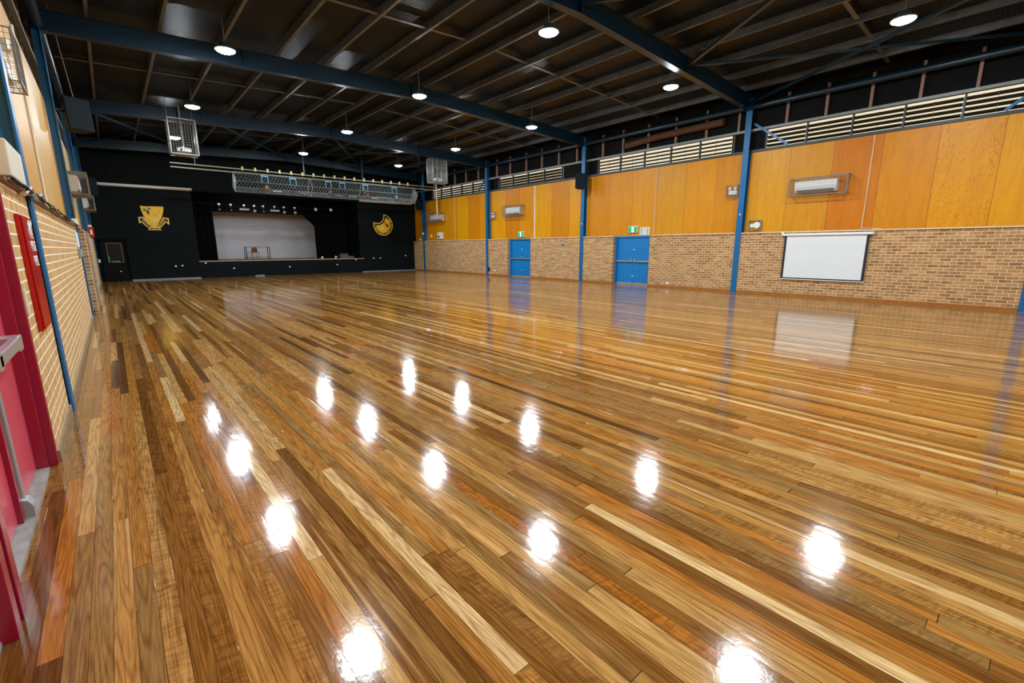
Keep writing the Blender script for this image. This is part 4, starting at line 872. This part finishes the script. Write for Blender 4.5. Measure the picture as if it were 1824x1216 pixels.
MB().cyl((X(PD), 6.92, 2.39), (X(PD - 0.07), 6.92, 2.39), 0.11, 20).obj('siren', M['white'], t); MB().box(X(PD), X(PD - 0.05), 7.03, 7.16, 2.31, 2.43).obj('switch', M['white'], t, bev=0.006)
t = thing('isolator_box', 'white siren box on plywood near the stage on the right wall', 'switch box', (X(PD), 27.9, 2.25))
MB().box(X(PD), X(PD - 0.08), 27.5, 28.15, 2.24, 2.68).obj('box_body', M['white'], t, bev=0.01); MB().cyl((X(PD - 0.081), 27.95, 2.4), (X(PD - 0.1), 27.95, 2.4), 0.08, 14).obj('siren', M['rubber'], t)
o = MB().box(X(PD), X(PD - 0.03), 28.95, 29.15, 2.36, 2.56).obj('switch_plate', M['white']); tag(o, 'small white switch on plywood beside the column next to the stage', 'switch')
o = MB().box(X(-0.03), X(-0.09), 29.68, 29.86, 2.58, 2.72).obj('sensor_box', M['white'], bev=0.01); tag(o, 'small white sensor on the column next to the stage', 'sensor')
o = MB().cyl((X(-0.03), 30.2, 2.25), (X(-0.1), 30.2, 2.25), 0.07, 12).obj('wall_bell', M['white']); tag(o, 'round white bell on the right wall beside the stage', 'bell')
for y, lab in ((3.87, 'pale conduit up the plywood right of the wall screen'), (11.08, 'pale conduit up the plywood beside the nearer blue doors'), (26.0, 'pale conduit up the plywood near the stage')):
    cables([(X(PD - 0.015), y, HB + 0.05), (X(PD - 0.015), y, 4.86)], 0.013, 'conduit', M['conduit'], lab, 'conduit')
cables([(X(PD - 0.02), 3.87, HB + 0.06), (X(PD - 0.02), 3.6, HB + 0.05), (X(0.0), 3.35, HB + 0.03)], 0.011, 'conduit_elbow', M['conduit'], 'short bent conduit above the right end of the wall screen', 'conduit')
for y, lab in ((18.36, 'pale upright batten beside the farther blue doors'), ):
    o = MB().box(X(PD), X(PD - 0.03), y - 0.05, y + 0.05, HB + 0.02, 4.86).obj('batten', M['conduit']); tag(o, lab, 'batten')
o = MB().cyl((X(-0.16), 27.6, 3.6), (X(-0.16), 27.6, 5.85), 0.05, 12).obj('drain_pipe', M['conduit']); tag(o, 'cream upright pipe rising from the air conditioner nearest the stage', 'pipe')
for y, z, s_, lab in ((10.17, 0.175, 0.07, 'white power outlet low on brick right of the nearer blue doors'), (21.58, 0.3, 0.06, 'small white outlet low on brick beside the fourth column'), (16.1, 1.2, 0.02, 'tiny white hook on brick before the farther doors')):
    o = MB().box(X(0), X(-0.015), y - s_, y + s_, z - s_ * 0.6, z + s_ * 0.6).obj('power_outlet', M['white'], bev=0.003); tag(o, lab, 'outlet')
o = MB().box(X(0), X(-0.04), 22.1, 22.19, 0.22, 0.46).obj('outlet_box', M['rubber']); tag(o, 'black outlet box at the foot of the fourth blue column', 'outlet')
o = MB().prism([(X(0), 16.0, 1.8), (X(0), 16.17, 1.8), (X(0), 16.17, 1.74), (X(0), 16.085, 1.66), (X(0), 16.0, 1.74)], (-0.006, 0, 0)).obj('blue_sticker', M['bluestk']); tag(o, 'small blue shield shaped sticker on brick between the blue doors', 'sticker')
for i_, (yc, z, dy) in enumerate(((7.47, 2.75, 0.0), (14.87, 2.72, 0.0))):
    o = MB().box(X(-0.03), X(-0.04), yc - 0.02, yc + 0.02, z, z + 0.05).obj('label_sticker', M['white']); tag(o, ['tiny white sticker on the tall blue column', 'tiny white sticker on the middle blue column'][i_], 'sticker')
o = MB().box(X(0), X(-0.06), 5.95, 6.03, 2.06, 2.13).obj('clip_sensor', M['white'], bev=0.01); tag(o, 'small white sensor at the left end of the screen case on the right wall', 'sensor')
# bundled ducts lying along the eaves above the louvres
o = MB().path([(X(0.1), 12.6, 5.9), (X(0.1), 11.2, 6.0), (X(0.12), 10.0, 6.04), (X(0.1), 8.4, 6.06)], 0.13, 10).obj('wrapped_duct', plain('brown paper lagging', srgb(92, 58, 30), 0.7, 0, 0.4, 4)); tag(o, 'brown lagged bundle sagging above the bright louvres', 'duct')
# ground outside
struct(MB().box(W + 0.4, W + 60, -40, 70, -0.4, -0.3).box(-60, -0.4, -40, 70, -0.4, -0.3).obj('ground', M['grass'], org=(0, 0, -0.4)))
bpy.context.view_layer.update()
